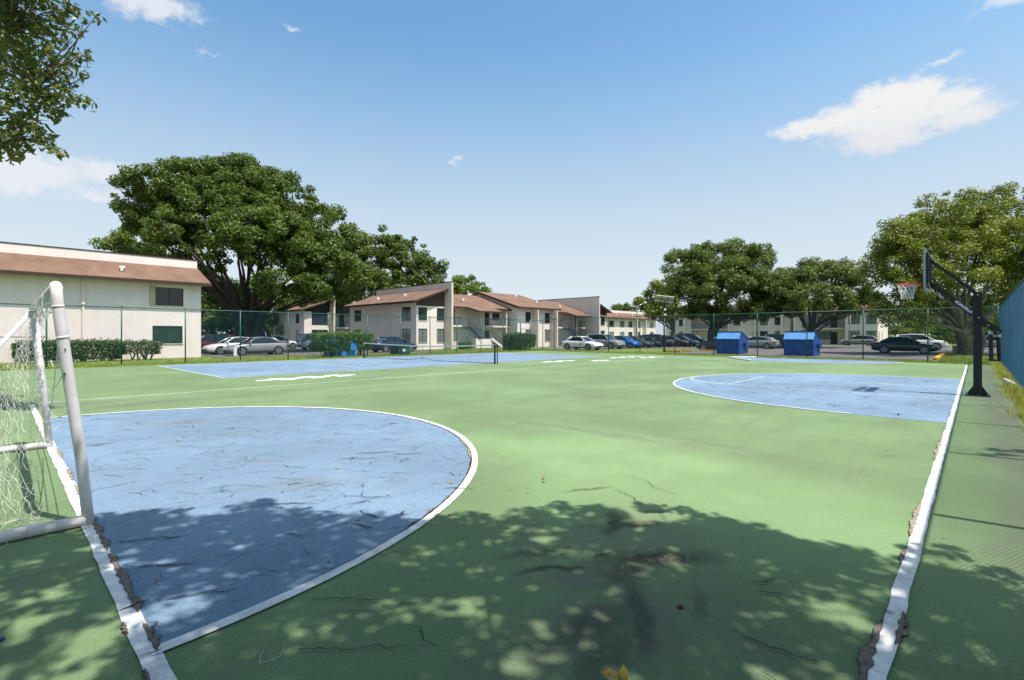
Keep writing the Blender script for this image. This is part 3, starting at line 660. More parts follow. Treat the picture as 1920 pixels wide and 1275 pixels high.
blades('weeds', np.concatenate(cl_), .1, .3, .007, M['weed'], 10, 'yellow green weeds along the foot of the blue fence')

# ------------------------------------------------------------------ buildings
def wall(mb, axis, pos, n, lo, hi, z0, z1, holes, dep=.12, mi=0):
    """a wall in the plane axis = pos, outward direction n, with real openings (lo, hi, za, zb)"""
    us = sorted({lo, hi, *[h[0] for h in holes], *[h[1] for h in holes]}); zs = sorted({z0, z1, *[h[2] for h in holes], *[h[3] for h in holes]})
    P = (lambda u, z, d=0: (pos - n*d, u, z)) if axis == 'x' else (lambda u, z, d=0: (u, pos - n*d, z))
    for i in range(len(us)-1):
        for j in range(len(zs)-1):
            uc, zc = (us[i]+us[i+1])/2, (zs[j]+zs[j+1])/2
            if any(h[0] < uc < h[1] and h[2] < zc < h[3] for h in holes): continue
            mb.add([P(us[i],zs[j]),P(us[i+1],zs[j]),P(us[i+1],zs[j+1]),P(us[i],zs[j+1])],[(0,1,2,3)], mi)
    for a, b, za, zb in holes:
        for q in (((a,za),(b,za)),((b,za),(b,zb)),((b,zb),(a,zb)),((a,zb),(a,za))):
            mb.add([P(*q[0]),P(*q[1]),P(*q[1],dep),P(*q[0],dep)],[(0,1,2,3)], mi)
def window(axis, pos, n, a, b, za, zb, parent, glass='glass', frame='frame', dep=.1, split=True):
    P = lambda u0, u1, d0, d1, z0, z1, k, mi=0: k.box(*( (min(pos-n*d0,pos-n*d1), max(pos-n*d0,pos-n*d1), u0, u1) if axis == 'x' else (u0, u1, min(pos-n*d0,pos-n*d1), max(pos-n*d0,pos-n*d1)) ), z0, z1, mi)
    k = MB(); f = .045
    P(a,a+f,dep-.07,dep-.01,za,zb,k); P(b-f,b,dep-.07,dep-.01,za,zb,k); P(a+f,b-f,dep-.07,dep-.01,za,za+f,k); P(a+f,b-f,dep-.07,dep-.01,zb-f,zb,k)
    if split: P((a+b)/2-.025,(a+b)/2+.025,dep-.065,dep-.015,za+f,zb-f,k)
    w = k.build('window', M[frame], parent)
    k = MB(); P(a+.01,b-.01,dep-.04,dep-.03,za+.01,zb-.01,k); k.build('pane', M[glass], w)
    k = MB(); P(a-.03,b+.03,-.04,dep-.02,za-.07,za-.002,k); k.build('sill', M['whiteframe'], w)
    return w
def glasspick(i): return ('glass','glassc','glassg','glassc','glass')[i % 5]
def roof_vent(x, y, z, parent):
    k = MB(); k.tube([(x,y,z-.1),(x,y,z+.18)], .09, 8); k.tube([(x-.12,y,z+.2),(x+.16,y,z+.2)], .11, 8); k.build('roof_vent', M['globe'], parent, True)

# the long terrace with shed roofs and fin walls
def terrace(x0, yf, label, full=True, depth=14.3, porch=False, sh=0):
    root = thing('apartment_building', label, 'building', (x0, yf, 0), 0, 'apartment buildings round the car park')
    m = lambda k, name, mt, par=root, sm=False: k.build(name, mt, par, sm)
    # end block: local x 0..3.8, y 0..depth
    we = [(1.05,1.08,3.4,4.62),]
    rows = [(1.05,2.75,3.15,4.62),(11.5,13.2,3.25,4.62)]
    low = [(1.05,2.75,.75,2.25),(11.5,13.2,.75,2.2)]
    if porch: rows, low = [(1.6,2.9,3.3,4.6),(9.3,10.3,3.3,4.6)], [(1.6,2.9,.3,2.3),(9.3,10.3,.7,2.2)]
    front = [(.25,1.4,3.15,4.55),(2.72,3.75,3.15,4.55),(.25,1.4,.75,2.25),(2.72,3.75,.75,2.25)] if not porch else [(1.1,3.5,2.95,4.9),(1.1,3.5,.2,2.3)]
    k = MB(); wall(k,'x',0,-1,0,depth,-.1,5.05,rows+low); wall(k,'y',0,-1,0,3.8,-.1,4.7,front); wall(k,'y',depth,1,0,3.8,-.1,5.0,[])
    k.box(.35,3.7,.3,depth-.1,-.1,4.9,1)
    m(k,'wall',[M['stucco'],M['dark']])
    for i, h in enumerate(rows+low): window('x',0,-1,*h,root,'glassg' if i < 2 else 'glassc')
    if porch:
        for h in front:
            k = MB(); k.box(h[0],h[1],.09,.11,h[2],h[3]); m(k,'porch_screen',M['navy'])
    else:
        for i, h in enumerate(front): window('y',0,-1,*h,root,'glassg' if i < 2 else 'glassc')
    k = MB(); k.box(-.03,-.004,4.9,4.98,-.1,4.95); m(k,'downspout',M['stucco2'])
    k = MB(); k.add([(.02,.03,4.7),(3.8,.03,4.7),(3.8,.03,6.45),(.02,.03,5.25),(.02,.1,4.7),(3.8,.1,4.7),(3.8,.1,6.45),(.02,.1,5.25)],[(0,1,2,3),(7,6,5,4),(3,2,6,7),(0,3,7,4),(1,5,6,2)])
    m(k,'gable_siding',M['brownwood'] if not porch else M['dark'])
    k = MB(); k.slab([(-.6,-.6,5.2),(3.82,-.6,6.75),(3.82,depth+.6,6.75),(-.6,depth+.6,5.2)],.12); rf = m(k,'roof',M['roof'])
    k = MB(); k.box(-.66,-.603,-.62,depth+.62,4.98,5.2); k.add([(-.6,-.63,4.98),(3.82,-.63,6.53),(3.82,-.63,6.74),(-.6,-.63,5.19),(-.6,-.603,4.98),(3.82,-.603,6.53),(3.82,-.603,6.74),(-.6,-.603,5.19)],[(0,1,2,3),(7,6,5,4),(3,2,6,7),(0,4,5,1)])
    m(k,'fascia',M['fascia'],rf)
    roof_vent(1.6,4.5,5.97,rf); roof_vent(1.1,9.5,5.78,rf)
    k = MB(); k.box(3.83,4.08,-1.2,depth+.1,-.1,7.42); fn = m(k,'fin_wall',M['stucco2'])
    k = MB(); k.box(3.80,4.11,-1.23,depth+.13,7.423,7.5); m(k,'coping',M['fascia'],fn)
    def breezeway(xa, xb, flip):
        k = MB(); k.slab([(xa,1.1,4.95),(xb,1.1,4.95),(xb,7.2,7.0),(xa,7.2,7.0)],.14); k.slab([(xa,7.2,7.0),(xb,7.2,7.0),(xb,13.3,4.95),(xa,13.3,4.95)],.14)
        k.slab([(xa+4.6,-.35,4.45),(xa+8.6,-.35,4.45),(xa+8.6,1.1,4.945),(xa+4.0,1.1,4.945)],.12); r2 = m(k,'roof',M['roof'])
        k = MB(); k.box(xa,xa+4.0,1.04,1.097,4.72,4.94); k.box(xa+8.6,xb,1.04,1.097,4.72,4.94); k.beam((xa+4.05,1.05,4.84),(xa+4.63,-.38,4.34),.05,.2); k.box(xa+4.6,xa+8.6,-.41,-.353,4.24,4.44); m(k,'fascia',M['fascia'],r2)
        roof_vent(xa+5.2,3.2,5.75,r2); roof_vent(xa+2.2,4.8,6.25,r2)
        holes = [(xa+.5,xa+1.9,3.6,4.7),(xa+2.5,xa+3.4,2.75,4.7),(xa+8.3,xa+9.2,2.75,4.7),(xa+9.7,xa+11.0,3.5,4.7),(xa+.5,xa+1.9,.8,2.2),(xa+8.3,xa+9.2,0,2.1)]
        k = MB(); wall(k,'y',2.6,-1,xa,xb,-.1,5.3,holes); k.box(xa,xb,2.85,3.0,-.1,5.3,1); m(k,'wall',[M['stucco'],M['dark']])
        for i in (0,3,4): window('y',2.6,-1,*holes[i],root,glasspick(i+1))
        for i in (1,2,5):
            h = holes[i]; k = MB(); k.box(h[0]+.02,h[1]-.02,2.67,2.71,h[2]+.02,h[3]-.02); d_ = m(k,'door',M['dark']); k = MB(); k.lathe([(.03,0),(.03,.05)],8,'y',(h[0]+.12,2.61,h[2]+1.0)); k.build('handle',M['steel'],d_)
        k = MB(); k.box(xa,xa+3.3,1.2,2.6,2.52,2.72); k.box(xa+7.2,xb,1.2,2.6,2.52,2.72); k.box(xa+3.303,xa+7.197,1.9,2.6,2.523,2.717); m(k,'walkway',M['parapet'])
        k = MB()
        for s0, s1 in ((xa,xa+3.3),(xa+7.2,xb)):
            k.box(s0,s1,1.22,1.26,3.66,3.72); k.box(s0,s1,1.22,1.26,2.8,2.84); x = s0+.06
            while x < s1: k.box(x,x+.02,1.23,1.25,2.84,3.66); x += .125
        m(k,'railing',M['metalrail'])
        k = MB()
        for x in (xa+6.5,xa+10.9): k.box(x,x+.16,.9 if x < xa+8 else 1.22,1.06 if x < xa+8 else 1.38,-.1,4.85)
        m(k,'pillar',M['stucco'])
        st = bpy.data.objects.new('staircase', None); C.objects.link(st); st.parent = root
        k = MB()
        for i in range(7): k.box(xa+3.35+i*.27,xa+3.66+i*.27,.1,1.15,2.55-i*.19-.05,2.55-i*.19)
        for i in range(7): k.box(xa+7.2+i*.27,xa+7.5+i*.27,.1,1.15,1.2-i*.175-.05,1.2-i*.175)
        k.box(xa+5.2,xa+7.25,.1,1.15,1.16,1.24); m(k,'tread',M['navy'],st)
        k = MB(); k.beam((xa+3.3,.08,2.55),(xa+5.25,.08,1.2),.05,.28); m(k,'stringer',M['navy'],st)
        k = MB(); k.beam((xa+7.15,.08,1.1),(xa+9.2,.08,-.05),.06,.28); m(k,'stringer',M['stucco'],st)
        k = MB(); k.box(xa+4.6,xa+7.2,.15,1.1,-.1,1.15); m(k,'landing_wall',M['stucco'],st)
        k = MB()
        for p, q in (((xa+3.3,.08,3.45),(xa+5.25,.08,2.1)),((xa+5.25,.08,2.1),(xa+7.2,.08,2.1)),((xa+7.2,.08,2.1),(xa+9.2,.08,.85)),((xa+3.3,.08,3.0),(xa+5.25,.08,1.65)),((xa+7.2,.08,1.6),(xa+9.2,.08,.4))): k.beam(p,q,.04,.05)
        for i in range(46):
            t = i/45*5.9; x = xa+3.3+t; zt = 3.45-t/1.95*1.35 if t < 1.95 else 2.1 if t < 3.9 else 2.1-(t-3.9)/2.*1.25
            k.box(x,x+.02,.07,.09,zt-.82,zt)
        m(k,'handrail',M['metalrail'],st)
        k = MB(); k.lathe([(.0,-.1),(.1,-.07),(.13,0),(.1,.07),(0,.1)],10,'z',(xa+5.2,2.3,4.4)); m(k,'wall_lamp',M['globe'],root,True)
    if not full:
        breezeway(4.08, 15.5, 0); return root
    breezeway(4.08, 15.8, 0)
    # central block
    x1, x2 = 15.8, 23.6; zt = 5.05
    hs = [(17.35,18.45,3.25,4.6),(21.35,22.45,3.2,4.6),(17.35,18.45,.75,2.25),(21.35,22.45,.7,2.3)]
    k = MB(); wall(k,'y',0,-1,x1,x2,-.1,zt,hs); wall(k,'x',x1,-1,0,depth,-.1,zt,[]); wall(k,'x',x2,1,0,depth,-.1,zt,[]); wall(k,'y',depth,1,x1,x2,-.1,zt,[])
    for x in (x1,x2): k.add([(x,0,zt),(x,depth,zt),(x,depth/2,7.4)],[(0,1,2)])
    k.box(x1+.2,x2-.2,.3,depth-.3,-.1,5.0,1); m(k,'wall',[M['stucco'],M['dark']])
    for i, h in enumerate(hs): window('y',0,-1,*h,root,('glass','glass','glassc','glassc')[i])
    k = MB(); k.box(18.6,18.8,-1.12,-.002,-.1,4.88); m(k,'fin_wall',M['stucco2'])
    k = MB(); k.box(22.55,22.8,-1.18,-.002,-.1,4.86); m(k,'fin_wall',M['stucco2'])
    k = MB(); k.slab([(x1-.45,-.7,5.2),(x2+.45,-.7,5.2),(x2+.45,7.15,7.6),(x1-.45,7.15,7.6)],.12); k.slab([(x1-.45,7.15,7.6),(x2+.45,7.15,7.6),(x2+.45,depth+.7,5.2),(x1-.45,depth+.7,5.2)],.12); r3 = m(k,'roof',M['roof'])
    k = MB(); k.box(x1-.47,x2+.47,-.76,-.703,4.98,5.2); k.beam((x1-.48,-.72,5.07),(x1-.48,7.15,7.47),.05,.24); k.beam((x2+.48,-.72,5.07),(x2+.48,7.15,7.47),.05,.24); m(k,'fascia',M['fascia'],r3)
    roof_vent(21.9,2.0,6.1,r3); roof_vent(20.4,4.6,6.9,r3)
    k = MB(); k.tube([(23.0,1.0,5.9),(23.0,1.0,6.5)],.05,6); m(k,'vent_pipe',M['steel'],r3)
    breezeway(23.6, 32.95, 0)
    k = MB(); k.box(32.96,33.2,-1.2,depth+.1,-.1,7.42); fn = m(k,'fin_wall',M['stucco2'])
    k = MB(); k.box(32.93,33.23,-1.23,depth+.13,7.423,7.5); m(k,'coping',M['fascia'],fn)
    e0, e1 = 33.2, 37.0; hh = [(35.2,36.4,3.1,4.5),(35.2,36.4,.7,2.2)]
    k = MB(); wall(k,'y',0,-1,e0,e1,-.1,4.7,hh); wall(k,'x',e1,1,0,depth,-.1,5.0,[]); wall(k,'y',depth,1,e0,e1,-.1,5,[]); k.box(e0+.1,e1-.3,.3,depth-.1,-.1,4.9,1); m(k,'wall',[M['stucco'],M['dark']])
    for h in hh: window('y',0,-1,*h,root,'glassg')
    k = MB(); k.add([(e0,.03,4.7),(e1,.03,4.7),(e1,.03,5.25),(e0,.03,6.45),(e0,.1,4.7),(e1,.1,4.7),(e1,.1,5.25),(e0,.1,6.45)],[(0,1,2,3),(7,6,5,4),(3,2,6,7)]); m(k,'gable_siding',M['brownwood'])
    k = MB(); k.slab([(e0+.01,-.6,6.75),(e1+.6,-.6,5.2),(e1+.6,depth+.6,5.2),(e0+.01,depth+.6,6.75)],.12); rf = m(k,'roof',M['roof'])
    k = MB(); k.beam((e0+.01,-.63,6.64),(e1+.6,-.63,5.09),.05,.22); m(k,'fascia',M['fascia'],rf)
    return root
terrace(30.6, 43.2, 'long two storey cream apartment terrace with brown shed roofs and tall fin walls')
terrace(29.9, 69.4, 'shaded apartment block with dark screened porch seen behind the silver cars', False, 11.3, True)

def mansard(label, loc, rz, x0, x1, depth, holes, glassmap=None, recess=(), fins=(), fasc=None, wallm='stucco'):
    """two storey block: facade along local x at y = 0 facing -y, shingled skirt roof under a pale parapet"""
    root = thing('apartment_building', label, 'building', loc, rz, 'apartment buildings round the car park')
    segs = []; x = x0
    for r0, r1 in sorted(recess): segs.append((x,r0,0)); segs.append((r0,r1,1.8)); x = r1
    segs.append((x,x1,0)); k = MB()
    for a, b, d in segs:
        if b - a < .01: continue
        wall(k,'y',d,-1,a,b,-.1,5.4,[h for h in holes if a < (h[0]+h[1])/2 < b])
        if d:
            k.add([(a,0,-.1),(a,d,-.1),(a,d,5.4),(a,0,5.4)],[(0,1,2,3)]); k.add([(b,0,-.1),(b,0,5.4),(b,d,5.4),(b,d,-.1)],[(0,1,2,3)])
    wall(k,'x',x0,-1,0,depth,-.1,5.4,[]); side = [(1.2,1.9,3.4,4.6),(4.5,5.2,3.4,4.6),(1.2,1.9,.8,2.1),(4.5,5.2,.8,2.1)] if fasc == 'end' else []
    wall(k,'x',x1,1,0,depth,-.1,5.4,side); wall(k,'y',depth,1,x0,x1,-.1,5.4,[])
    k.box(x0+.3,x1-.3,2.15,depth-.3,-.1,5.2,1)
    for a, b, d in segs:
        if not d and b-a > .8: k.box(a+.25,b-.25,.3,2.14,-.1,5.2,1)
    k.build('wall', [M[wallm],M['dark']], root)
    for i, h in enumerate(holes):
        d = next((d for a, b, d in segs if a < (h[0]+h[1])/2 < b), 0)
        window('y',d,-1,*h[:4],root,glassmap[i] if glassmap else glasspick(i))
    for h in side: window('x',x1,1,*h,root,'glass')
    for a, b, d in segs:
        if d:
            k = MB(); k.box(a+.003,b-.003,.15,d-.003,2.5,2.7); k.build('walkway',M['parapet'],root)
            k = MB(); k.box(a+.003,b-.003,.16,.2,3.6,3.65); x = a+.1
            while x < b: k.box(x,x+.025,.17,.19,2.7,3.6); x += .13
            k.build('railing',M['metalrail'],root)
            for z in (0,2.72):
                k = MB(); xx = a + (b-a)*.62; k.box(xx,xx+.95,d-.06,d-.004,z,z+2.05); k.build('door',M['dark'],root)
    k = MB(); zt = 5.34
    k.slab([(x0-.5,-.7,zt),(x1+.5,-.7,zt),(x1+.02,1.0,6.55),(x0-.02,1.0,6.55)],.12)
    k.slab([(x1+.5,-.7,zt),(x1+.5,depth+.7,zt),(x1+.02,depth-1,6.55),(x1+.02,1.0,6.55)],.12) if fasc == 'end' else None
    k.slab([(x0-.02,1.003,6.5),(x1+.02,1.003,6.5),(x1+.02,depth+.2,6.5),(x0-.02,depth+.2,6.5)],.2); rf = k.build('roof',M['roof'],root)
    k = MB(); k.box(x0-.5,x1+.5,-.76,-.703,5.12,5.34); k.build('fascia',M['fascia'],rf)
    for i in range(int((x1-x0)/7)): roof_vent(x1-4.6-7*i,-.02,5.88,rf)
    k = MB(); k.box(x0,x1,1.02,1.27,6.4,7.12); k.box(x1-.25,x1,1.273,depth,6.4,7.12); pp = k.build('parapet',M['parapet'],root)
    k = MB(); k.box(x0-.03,x1+.03,.99,1.3,7.123,7.19); k.box(x1-.28,x1+.03,1.303,depth,7.123,7.19); k.build('coping',M['fascia'],pp)
    for x, y0, y1 in fins:
        k = MB(); k.box(x,x+.22,y0,y1,-.1,5.2); k.build('fin_wall',M['parapet'],root)
    return root
lb = mansard('near cream apartment block at left with brown skirt roof and dark hedge', (0,41.3,0), 0, -26, 10.2, 13, [(7.45,9.1,3.66,4.92),(7.28,9.05,.98,2.22),(-9,-7.2,3.66,4.92),(-9,-7.2,.98,2.22)], ['glass','glassg','glass','glassg'])
k = MB(); k.box(7.1,7.44,-.05,-.004,3.6,5.0); k.build('shutter', M['whiteframe'], lb)
for x in (2.55,3.6):
    k = MB(); k.box(x,x+.12,-.13,-.004,-.05,5.1); k.box(x-.02,x+.14,-.18,-.133,3.55,3.85); k.build('downspout', M['parapet'], lb)
mansard('distant cream apartment block with pale parapet behind the row of parked cars', (0,58.5,0), 0, 82, 114, 12,
        [(x,x+1.9,z,z+1.4) for x in (92.5,97,100.6,104.2,111.0) for z in (3.3,.8)], None, ((84,90),), ((103.2,-.9,-.003),(107.5,-.9,-.003)))
def ew(blist, z2=(3.3,.8), h=(1.35,1.4)):   # helper: facade facing the camera, running along -y of the place
    return [(94-b1,94-b0,z,z+hh) for b0, b1 in blist for z, hh in zip(z2,h)]
# local x = 94 - b (place y), facade plane at place x = 94.4
mansard('long cream apartment block half hidden by trees behind the blue dumpsters', (94.4,94,0), R(-90), 94-46.2, 94-23.3, 12,
        ew([(44.2,45.3),(42.6,43.4),(31.6,32.8),(28.6,29.4),(26.9,28.2),(24.7,25.8)]), None, ((94-41.0,94-33.6),), ((94-42.0,-.9,-.003),(94-33.5,-.9,-.003),(94-29.0,-.9,-.003),(94-24.6,-.9,-.003)))
mansard('cream apartment block end with sunlit side wall behind the black sedan', (94.4,94,0), R(-90), 94-22.6, 94-11.1, 12,
        ew([(17.5,19.6),(13.4,14.9),(11.3,12.6)]), ['glassc']*6, ((94-21.6,94-15.3),), ((94-22.6,-.9,-.003),(94-15.2,-.9,-.003)), 'end')

# ------------------------------------------------------------------ cars
def interp(pts, x):
    for (x0,z0),(x1,z1) in zip(pts, pts[1:]):
        if x0 <= x <= x1: return z0 + (z1-z0)*(x-x0)/max(1e-6,x1-x0)
    return pts[0][1] if x < pts[0][0] else pts[-1][1]
paint_cache = {}
def paint(col):
    if col not in paint_cache: paint_cache[col] = mat('car_paint', col, .28, .05, 1., metal=.1, spec=.5, coat=.45)
    return paint_cache[col]
KIND = {
 'sedan': dict(L=4.65,W=1.8,H=1.45,belt=.92,top=[(-2.32,.62),(-2.25,.9),(-1.7,.99),(.95,.93),(1.9,.78),(2.25,.66),(2.32,.5)],gh=[(-1.75,.97),(-.95,1.40),(-.3,1.45),(.3,1.41),(1.05,.93)],wb=(1.38,-1.36),pil=-.28),
 'fastback': dict(L=4.7,W=1.85,H=1.44,belt=.95,top=[(-2.35,.7),(-2.25,.98),(-1.8,1.04),(.95,.94),(1.9,.8),(2.25,.68),(2.35,.5)],gh=[(-2.0,1.02),(-1.1,1.36),(-.3,1.44),(.35,1.4),(1.15,.94)],wb=(1.42,-1.4),pil=-.35),
 'hatch': dict(L=4.1,W=1.75,H=1.5,belt=.95,top=[(-2.05,.6),(-2.0,.98),(.85,.97),(1.6,.84),(1.98,.68),(2.05,.5)],gh=[(-1.98,1.0),(-1.6,1.42),(-.4,1.5),(.2,1.46),(1.0,.96)],wb=(1.28,-1.25),pil=-.4),
 'suv': dict(L=4.65,W=1.86,H=1.7,belt=1.06,top=[(-2.32,.6),(-2.28,1.08),(1.0,1.07),(1.9,.97),(2.25,.8),(2.32,.55)],gh=[(-2.26,1.08),(-1.95,1.6),(-.6,1.7),(.25,1.66),(1.15,1.06)],wb=(1.4,-1.36),pil=-.3),
 'wagon': dict(L=4.75,W=1.82,H=1.52,belt=.95,top=[(-2.37,.6),(-2.3,.98),(.95,.95),(1.9,.8),(2.3,.66),(2.37,.5)],gh=[(-2.3,1.0),(-1.9,1.42),(-.5,1.52),(.3,1.47),(1.1,.95)],wb=(1.4,-1.38),pil=-.3),
 'van': dict(L=5.0,W=1.95,H=1.8,belt=1.08,top=[(-2.5,.6),(-2.46,1.1),(1.3,1.08),(2.1,.95),(2.45,.75),(2.5,.5)],gh=[(-2.44,1.1),(-2.2,1.72),(-.4,1.8),(.6,1.74),(1.55,1.08)],wb=(1.5,-1.5),pil=-.1)}
def car(kind, x, y, heading, col, label, cat='car', group='cars in the car park'):
    K = KIND[kind]; root = thing('parked_car', label, cat, (x,y,-.05), R(heading), group)
    L, W, H = K['L'], K['W'], K['H']; hw = W/2; P_ = paint(col); wr = .33 if kind not in ('suv','van') else .36
    xs = sorted({round(v,3) for v in [p[0] for p in K['top']] + [-L/2+.06*i for i in range(5)] + [L/2-.06*i for i in range(5)] + [i*.3 for i in range(-6,7)]})
    k = MB(); rings = []
    for xx in xs:
        t = abs(xx)/(L/2); zt = interp(K['top'], xx); zb = .2 + .14*max(0,(t-.85)/.15)
        w = hw*(1-.04*t**3-.2*max(0,(t-.84)/.16)**2.2); mid = zb+(zt-zb)*.5
        ring = [(0,zb),(w*.86,zb),(w*.975,zb+.1),(w,mid-.06),(w*.995,mid+.1),(w*.965,zt-.09),(w*.9,zt-.015),(w*.6,zt+.012),(0,zt+.02)]
        rings.append([(xx,yy,zz) for yy,zz in ring] + [(xx,-yy,zz) for yy,zz in ring[-2:0:-1]])
    n = len(rings[0]); vs = [p for r_ in rings for p in r_]
    fs = [(i*n+j,i*n+(j+1)%n,(i+1)*n+(j+1)%n,(i+1)*n+j) for i in range(len(rings)-1) for j in range(n)] + [tuple(range(n))[::-1], tuple((len(rings)-1)*n+j for j in range(n))]
    k.add(vs, fs)
    # roof skin and pillars over the glasshouse
    gh = K['gh']; zb0 = min(gh[0][1],gh[-1][1]); yb = hw*.9; yt = hw*.7
    def gy(z): return yb + (yt-yb)*min(1,max(0,(z-zb0)/(H-zb0)))
    top = gh[1:-1]; ex = .012
    pts = [(top[0][0]-.1, top[0][1]-.045)] + top + [(top[-1][0]+.12, top[-1][1]-.075)]
    rr = []
    for xx, zz in pts:
        y_ = gy(zz)+.018; rr.append([(xx,y_,zz-.05),(xx,y_-.03,zz+.0),(xx,y_*.6,zz+.035),(xx,0,zz+.045),(xx,-y_*.6,zz+.035),(xx,-y_+.03,zz),(xx,-y_,zz-.05)])
    m_ = 7; o = len(k.v); k.add([p for r_ in rr for p in r_], [(i*m_+j,i*m_+j+1,(i+1)*m_+j+1,(i+1)*m_+j) for i in range(len(rr)-1) for j in range(m_-1)])
    for sgn in (1,-1):
        f0, f1 = gh[-1], gh[-2]; k.beam((f0[0],sgn*(gy(f0[1])+.005),f0[1]),(f1[0],sgn*(gy(f1[1])+.005),f1[1]-.02),.06,.075)
        f0, f1 = gh[0], gh[1]; k.beam((f0[0]+.12,sgn*(gy(f0[1])+.005),f0[1]),(f1[0]+.05,sgn*(gy(f1[1])+.005),f1[1]-.02),.06,.22 if kind in ('sedan','fastback') else .16)
    b_ = k.build('body', P_, root, True)
    # glasshouse
    g_ = MB(); vs = []
    for xx, zz in gh: vs += [(xx,gy(zz),zz),(xx,-gy(zz),zz)]
    m2 = len(gh); bot = [(gh[-1][0],yb,zb0-.06),(gh[-1][0],-yb,zb0-.06),(gh[0][0],yb,zb0-.06),(gh[0][0],-yb,zb0-.06)]
    g_.add(vs+bot, [(2*i,2*i+1,2*i+3,2*i+2) for i in range(m2-1)] + [tuple([2*i for i in range(m2)]+[2*m2,2*m2+2]), tuple([2*i+1 for i in range(m2)][::-1]+[2*m2+3,2*m2+1])])
    g_.build('windows', M['carglass'], root)
    tr = MB()
    for sgn in (1,-1):
        for px in (K['pil'],) if kind not in ('suv','van','wagon') else (K['pil'],-1.35):
            tr.beam((px,sgn*(yb+.004),zb0),(px-.06,sgn*(yt+.012),interp(gh,px)-.04),.03,.07)
        tr.beam((-L/2+.5,sgn*(hw*.985),.27),(L/2-.5,sgn*(hw*.985),.27),.03,.1)
        for wx in K['wb']:
            tr.lathe([(wr+.055,0),(wr+.055,.012)],24,'y',(wx,sgn*(hw+.001)-(.0 if sgn < 0 else 0.012) ,wr+.02))
        tr.beam((K['pil']-.02,sgn*(hw+.0),.42),(K['pil']-.02,sgn*(hw*.985),zb0-.05),.012,.012)
    tr.box(L/2-.05,L/2+.012,-hw*.55,hw*.55,.3,.46); tr.box(-L/2-.01,-L/2+.05,-hw*.5,hw*.5,.3,.42)
    tr.build('trim', M['trim'], root)
    zh = interp(K['top'], L/2-.22)-.07
    for sgn in (1,-1):
        h_ = MB(); h_.add([(L/2-.1,sgn*hw*.55,zh-.1),(L/2-.02,sgn*hw*.5,zh-.12),(L/2-.42,sgn*hw*.985,zh+.02),(L/2-.42,sgn*hw*.985,zh-.1),(L/2-.13,sgn*hw*.6,zh+.02),(L/2-.2,sgn*hw*.9,zh-.12),(L/2-.16,sgn*hw*.9,zh+.03)],[(0,1,4),(1,5,6,4),(5,3,2,6)]); h_.build('headlight', M['lamp'], root)
        zt_ = interp(K['top'], -L/2+.1)-.1
        h_ = MB(); h_.box(-L/2-.012,-L/2+.04,sgn*hw*.45 if sgn > 0 else -hw*.82,sgn*hw*.82 if sgn > 0 else -hw*.45,zt_-.13,zt_); h_.beam((-L/2+.02,sgn*hw*.86,zt_-.06),(-L/2+.3,sgn*hw*.985,zt_-.05),.03,.12); h_.build('taillight', M['tail'], root)
        h_ = MB(); mx = gh[-1][0]-.28; h_.box(mx-.06,mx+.08,sgn*(yb+.09)-.08,sgn*(yb+.09)+.08,zb0+.02,zb0+.15); h_.build('mirror', P_, root)
        for wx in K['wb']:
            w_ = MB(); c_ = (wx, sgn*(hw-.09), wr); s_ = sgn
            w_.lathe([(wr*.72,-.1*1),(wr*.96,-.1),(wr,-.06),(wr,.07),(wr*.95,.108),(wr*.7,.11)] if s_ > 0 else [(wr*.7,-.11),(wr*.95,-.108),(wr,-.07),(wr,.06),(wr*.96,.1),(wr*.72,.1)],24,'y',c_)
            wh = w_.build('wheel', M['tyre'], root, True)
            w_ = MB(); yo = c_[1]+s_*.112
            w_.lathe([(wr*.72,-.003),(wr*.72,.006),(wr*.62,.006),(wr*.6,-.004)] if s_ > 0 else [(wr*.6,.004),(wr*.62,-.006),(wr*.72,-.006),(wr*.72,.003)],20,'y',(wx,yo,wr))
            for q in range(5):
                a = 2*math.pi*q/5+.3; w_.beam((wx,yo+s_*.004,wr),(wx+math.cos(a)*wr*.66,yo+s_*.004,wr+math.sin(a)*wr*.66),.02,wr*.24)
            w_.build('rim', M['rim'], wh)
    return root
SIL, WHI, BLK, NAV, BLU, GRY, RED, DGR = (.23,.23,.24),(.72,.72,.72),(.012,.012,.014),(.012,.022,.05),(.01,.12,.45),(.22,.23,.235),(.3,.015,.025),(.05,.052,.055)
car('sedan',14.5,42.6,180,SIL,'silver sedan nearest the grass between the left block and the terrace')
car('fastback',13.9,45.8,180,WHI,'white car directly behind the silver sedan at left')
car('sedan',14.7,48.6,180,BLK,'black car with its nose showing at the corner of the left block')
car('suv',13.4,51.6,180,RED,'dark red sport utility car under the trees beside the left block')
car('hatch',22.3,58.6,0,WHI,'white hatchback in front of the shaded block with screened porch')
car('van',24.9,53.2,0,WHI,'white van seen from behind beside the trimmed round bushes')
car('sedan',25.9,40.3,0,NAV,'dark blue sedan parked beside the end wall of the terrace')
car('sedan',44.0,31.3,-90,WHI,'white sedan at the near end of the row facing the fence')
car('suv',49.0,31.6,-90,GRY,'grey sport utility car second in the row beside the white sedan')
car('hatch',52.7,31.2,-90,BLU,'bright blue hatchback in the row of parked cars')
car('sedan',55.7,31.4,-90,DGR,'dark grey sedan right of the bright blue hatchback')
car('sedan',58.6,31.4,-90,BLK,'black sedan left of the solar lamp post')
car('suv',61.8,31.6,-90,BLK,'tall black sport utility car behind the solar lamp post')
car('sedan',66.0,31.4,-90,RED,'red sedan right of the solar lamp post')
car('sedan',69.5,31.4,-90,SIL,'silver sedan right of the red sedan')
car('van',73.0,31.6,-90,BLK,'large dark van behind the dark coupe')
car('fastback',49.6,18.4,90,(.015,.017,.022),'dark coupe with large wheels left of the first blue dumpster')
car('fastback',61.2,18.7,90,(.24,.235,.23),'grey fastback between the two blue dumpsters')
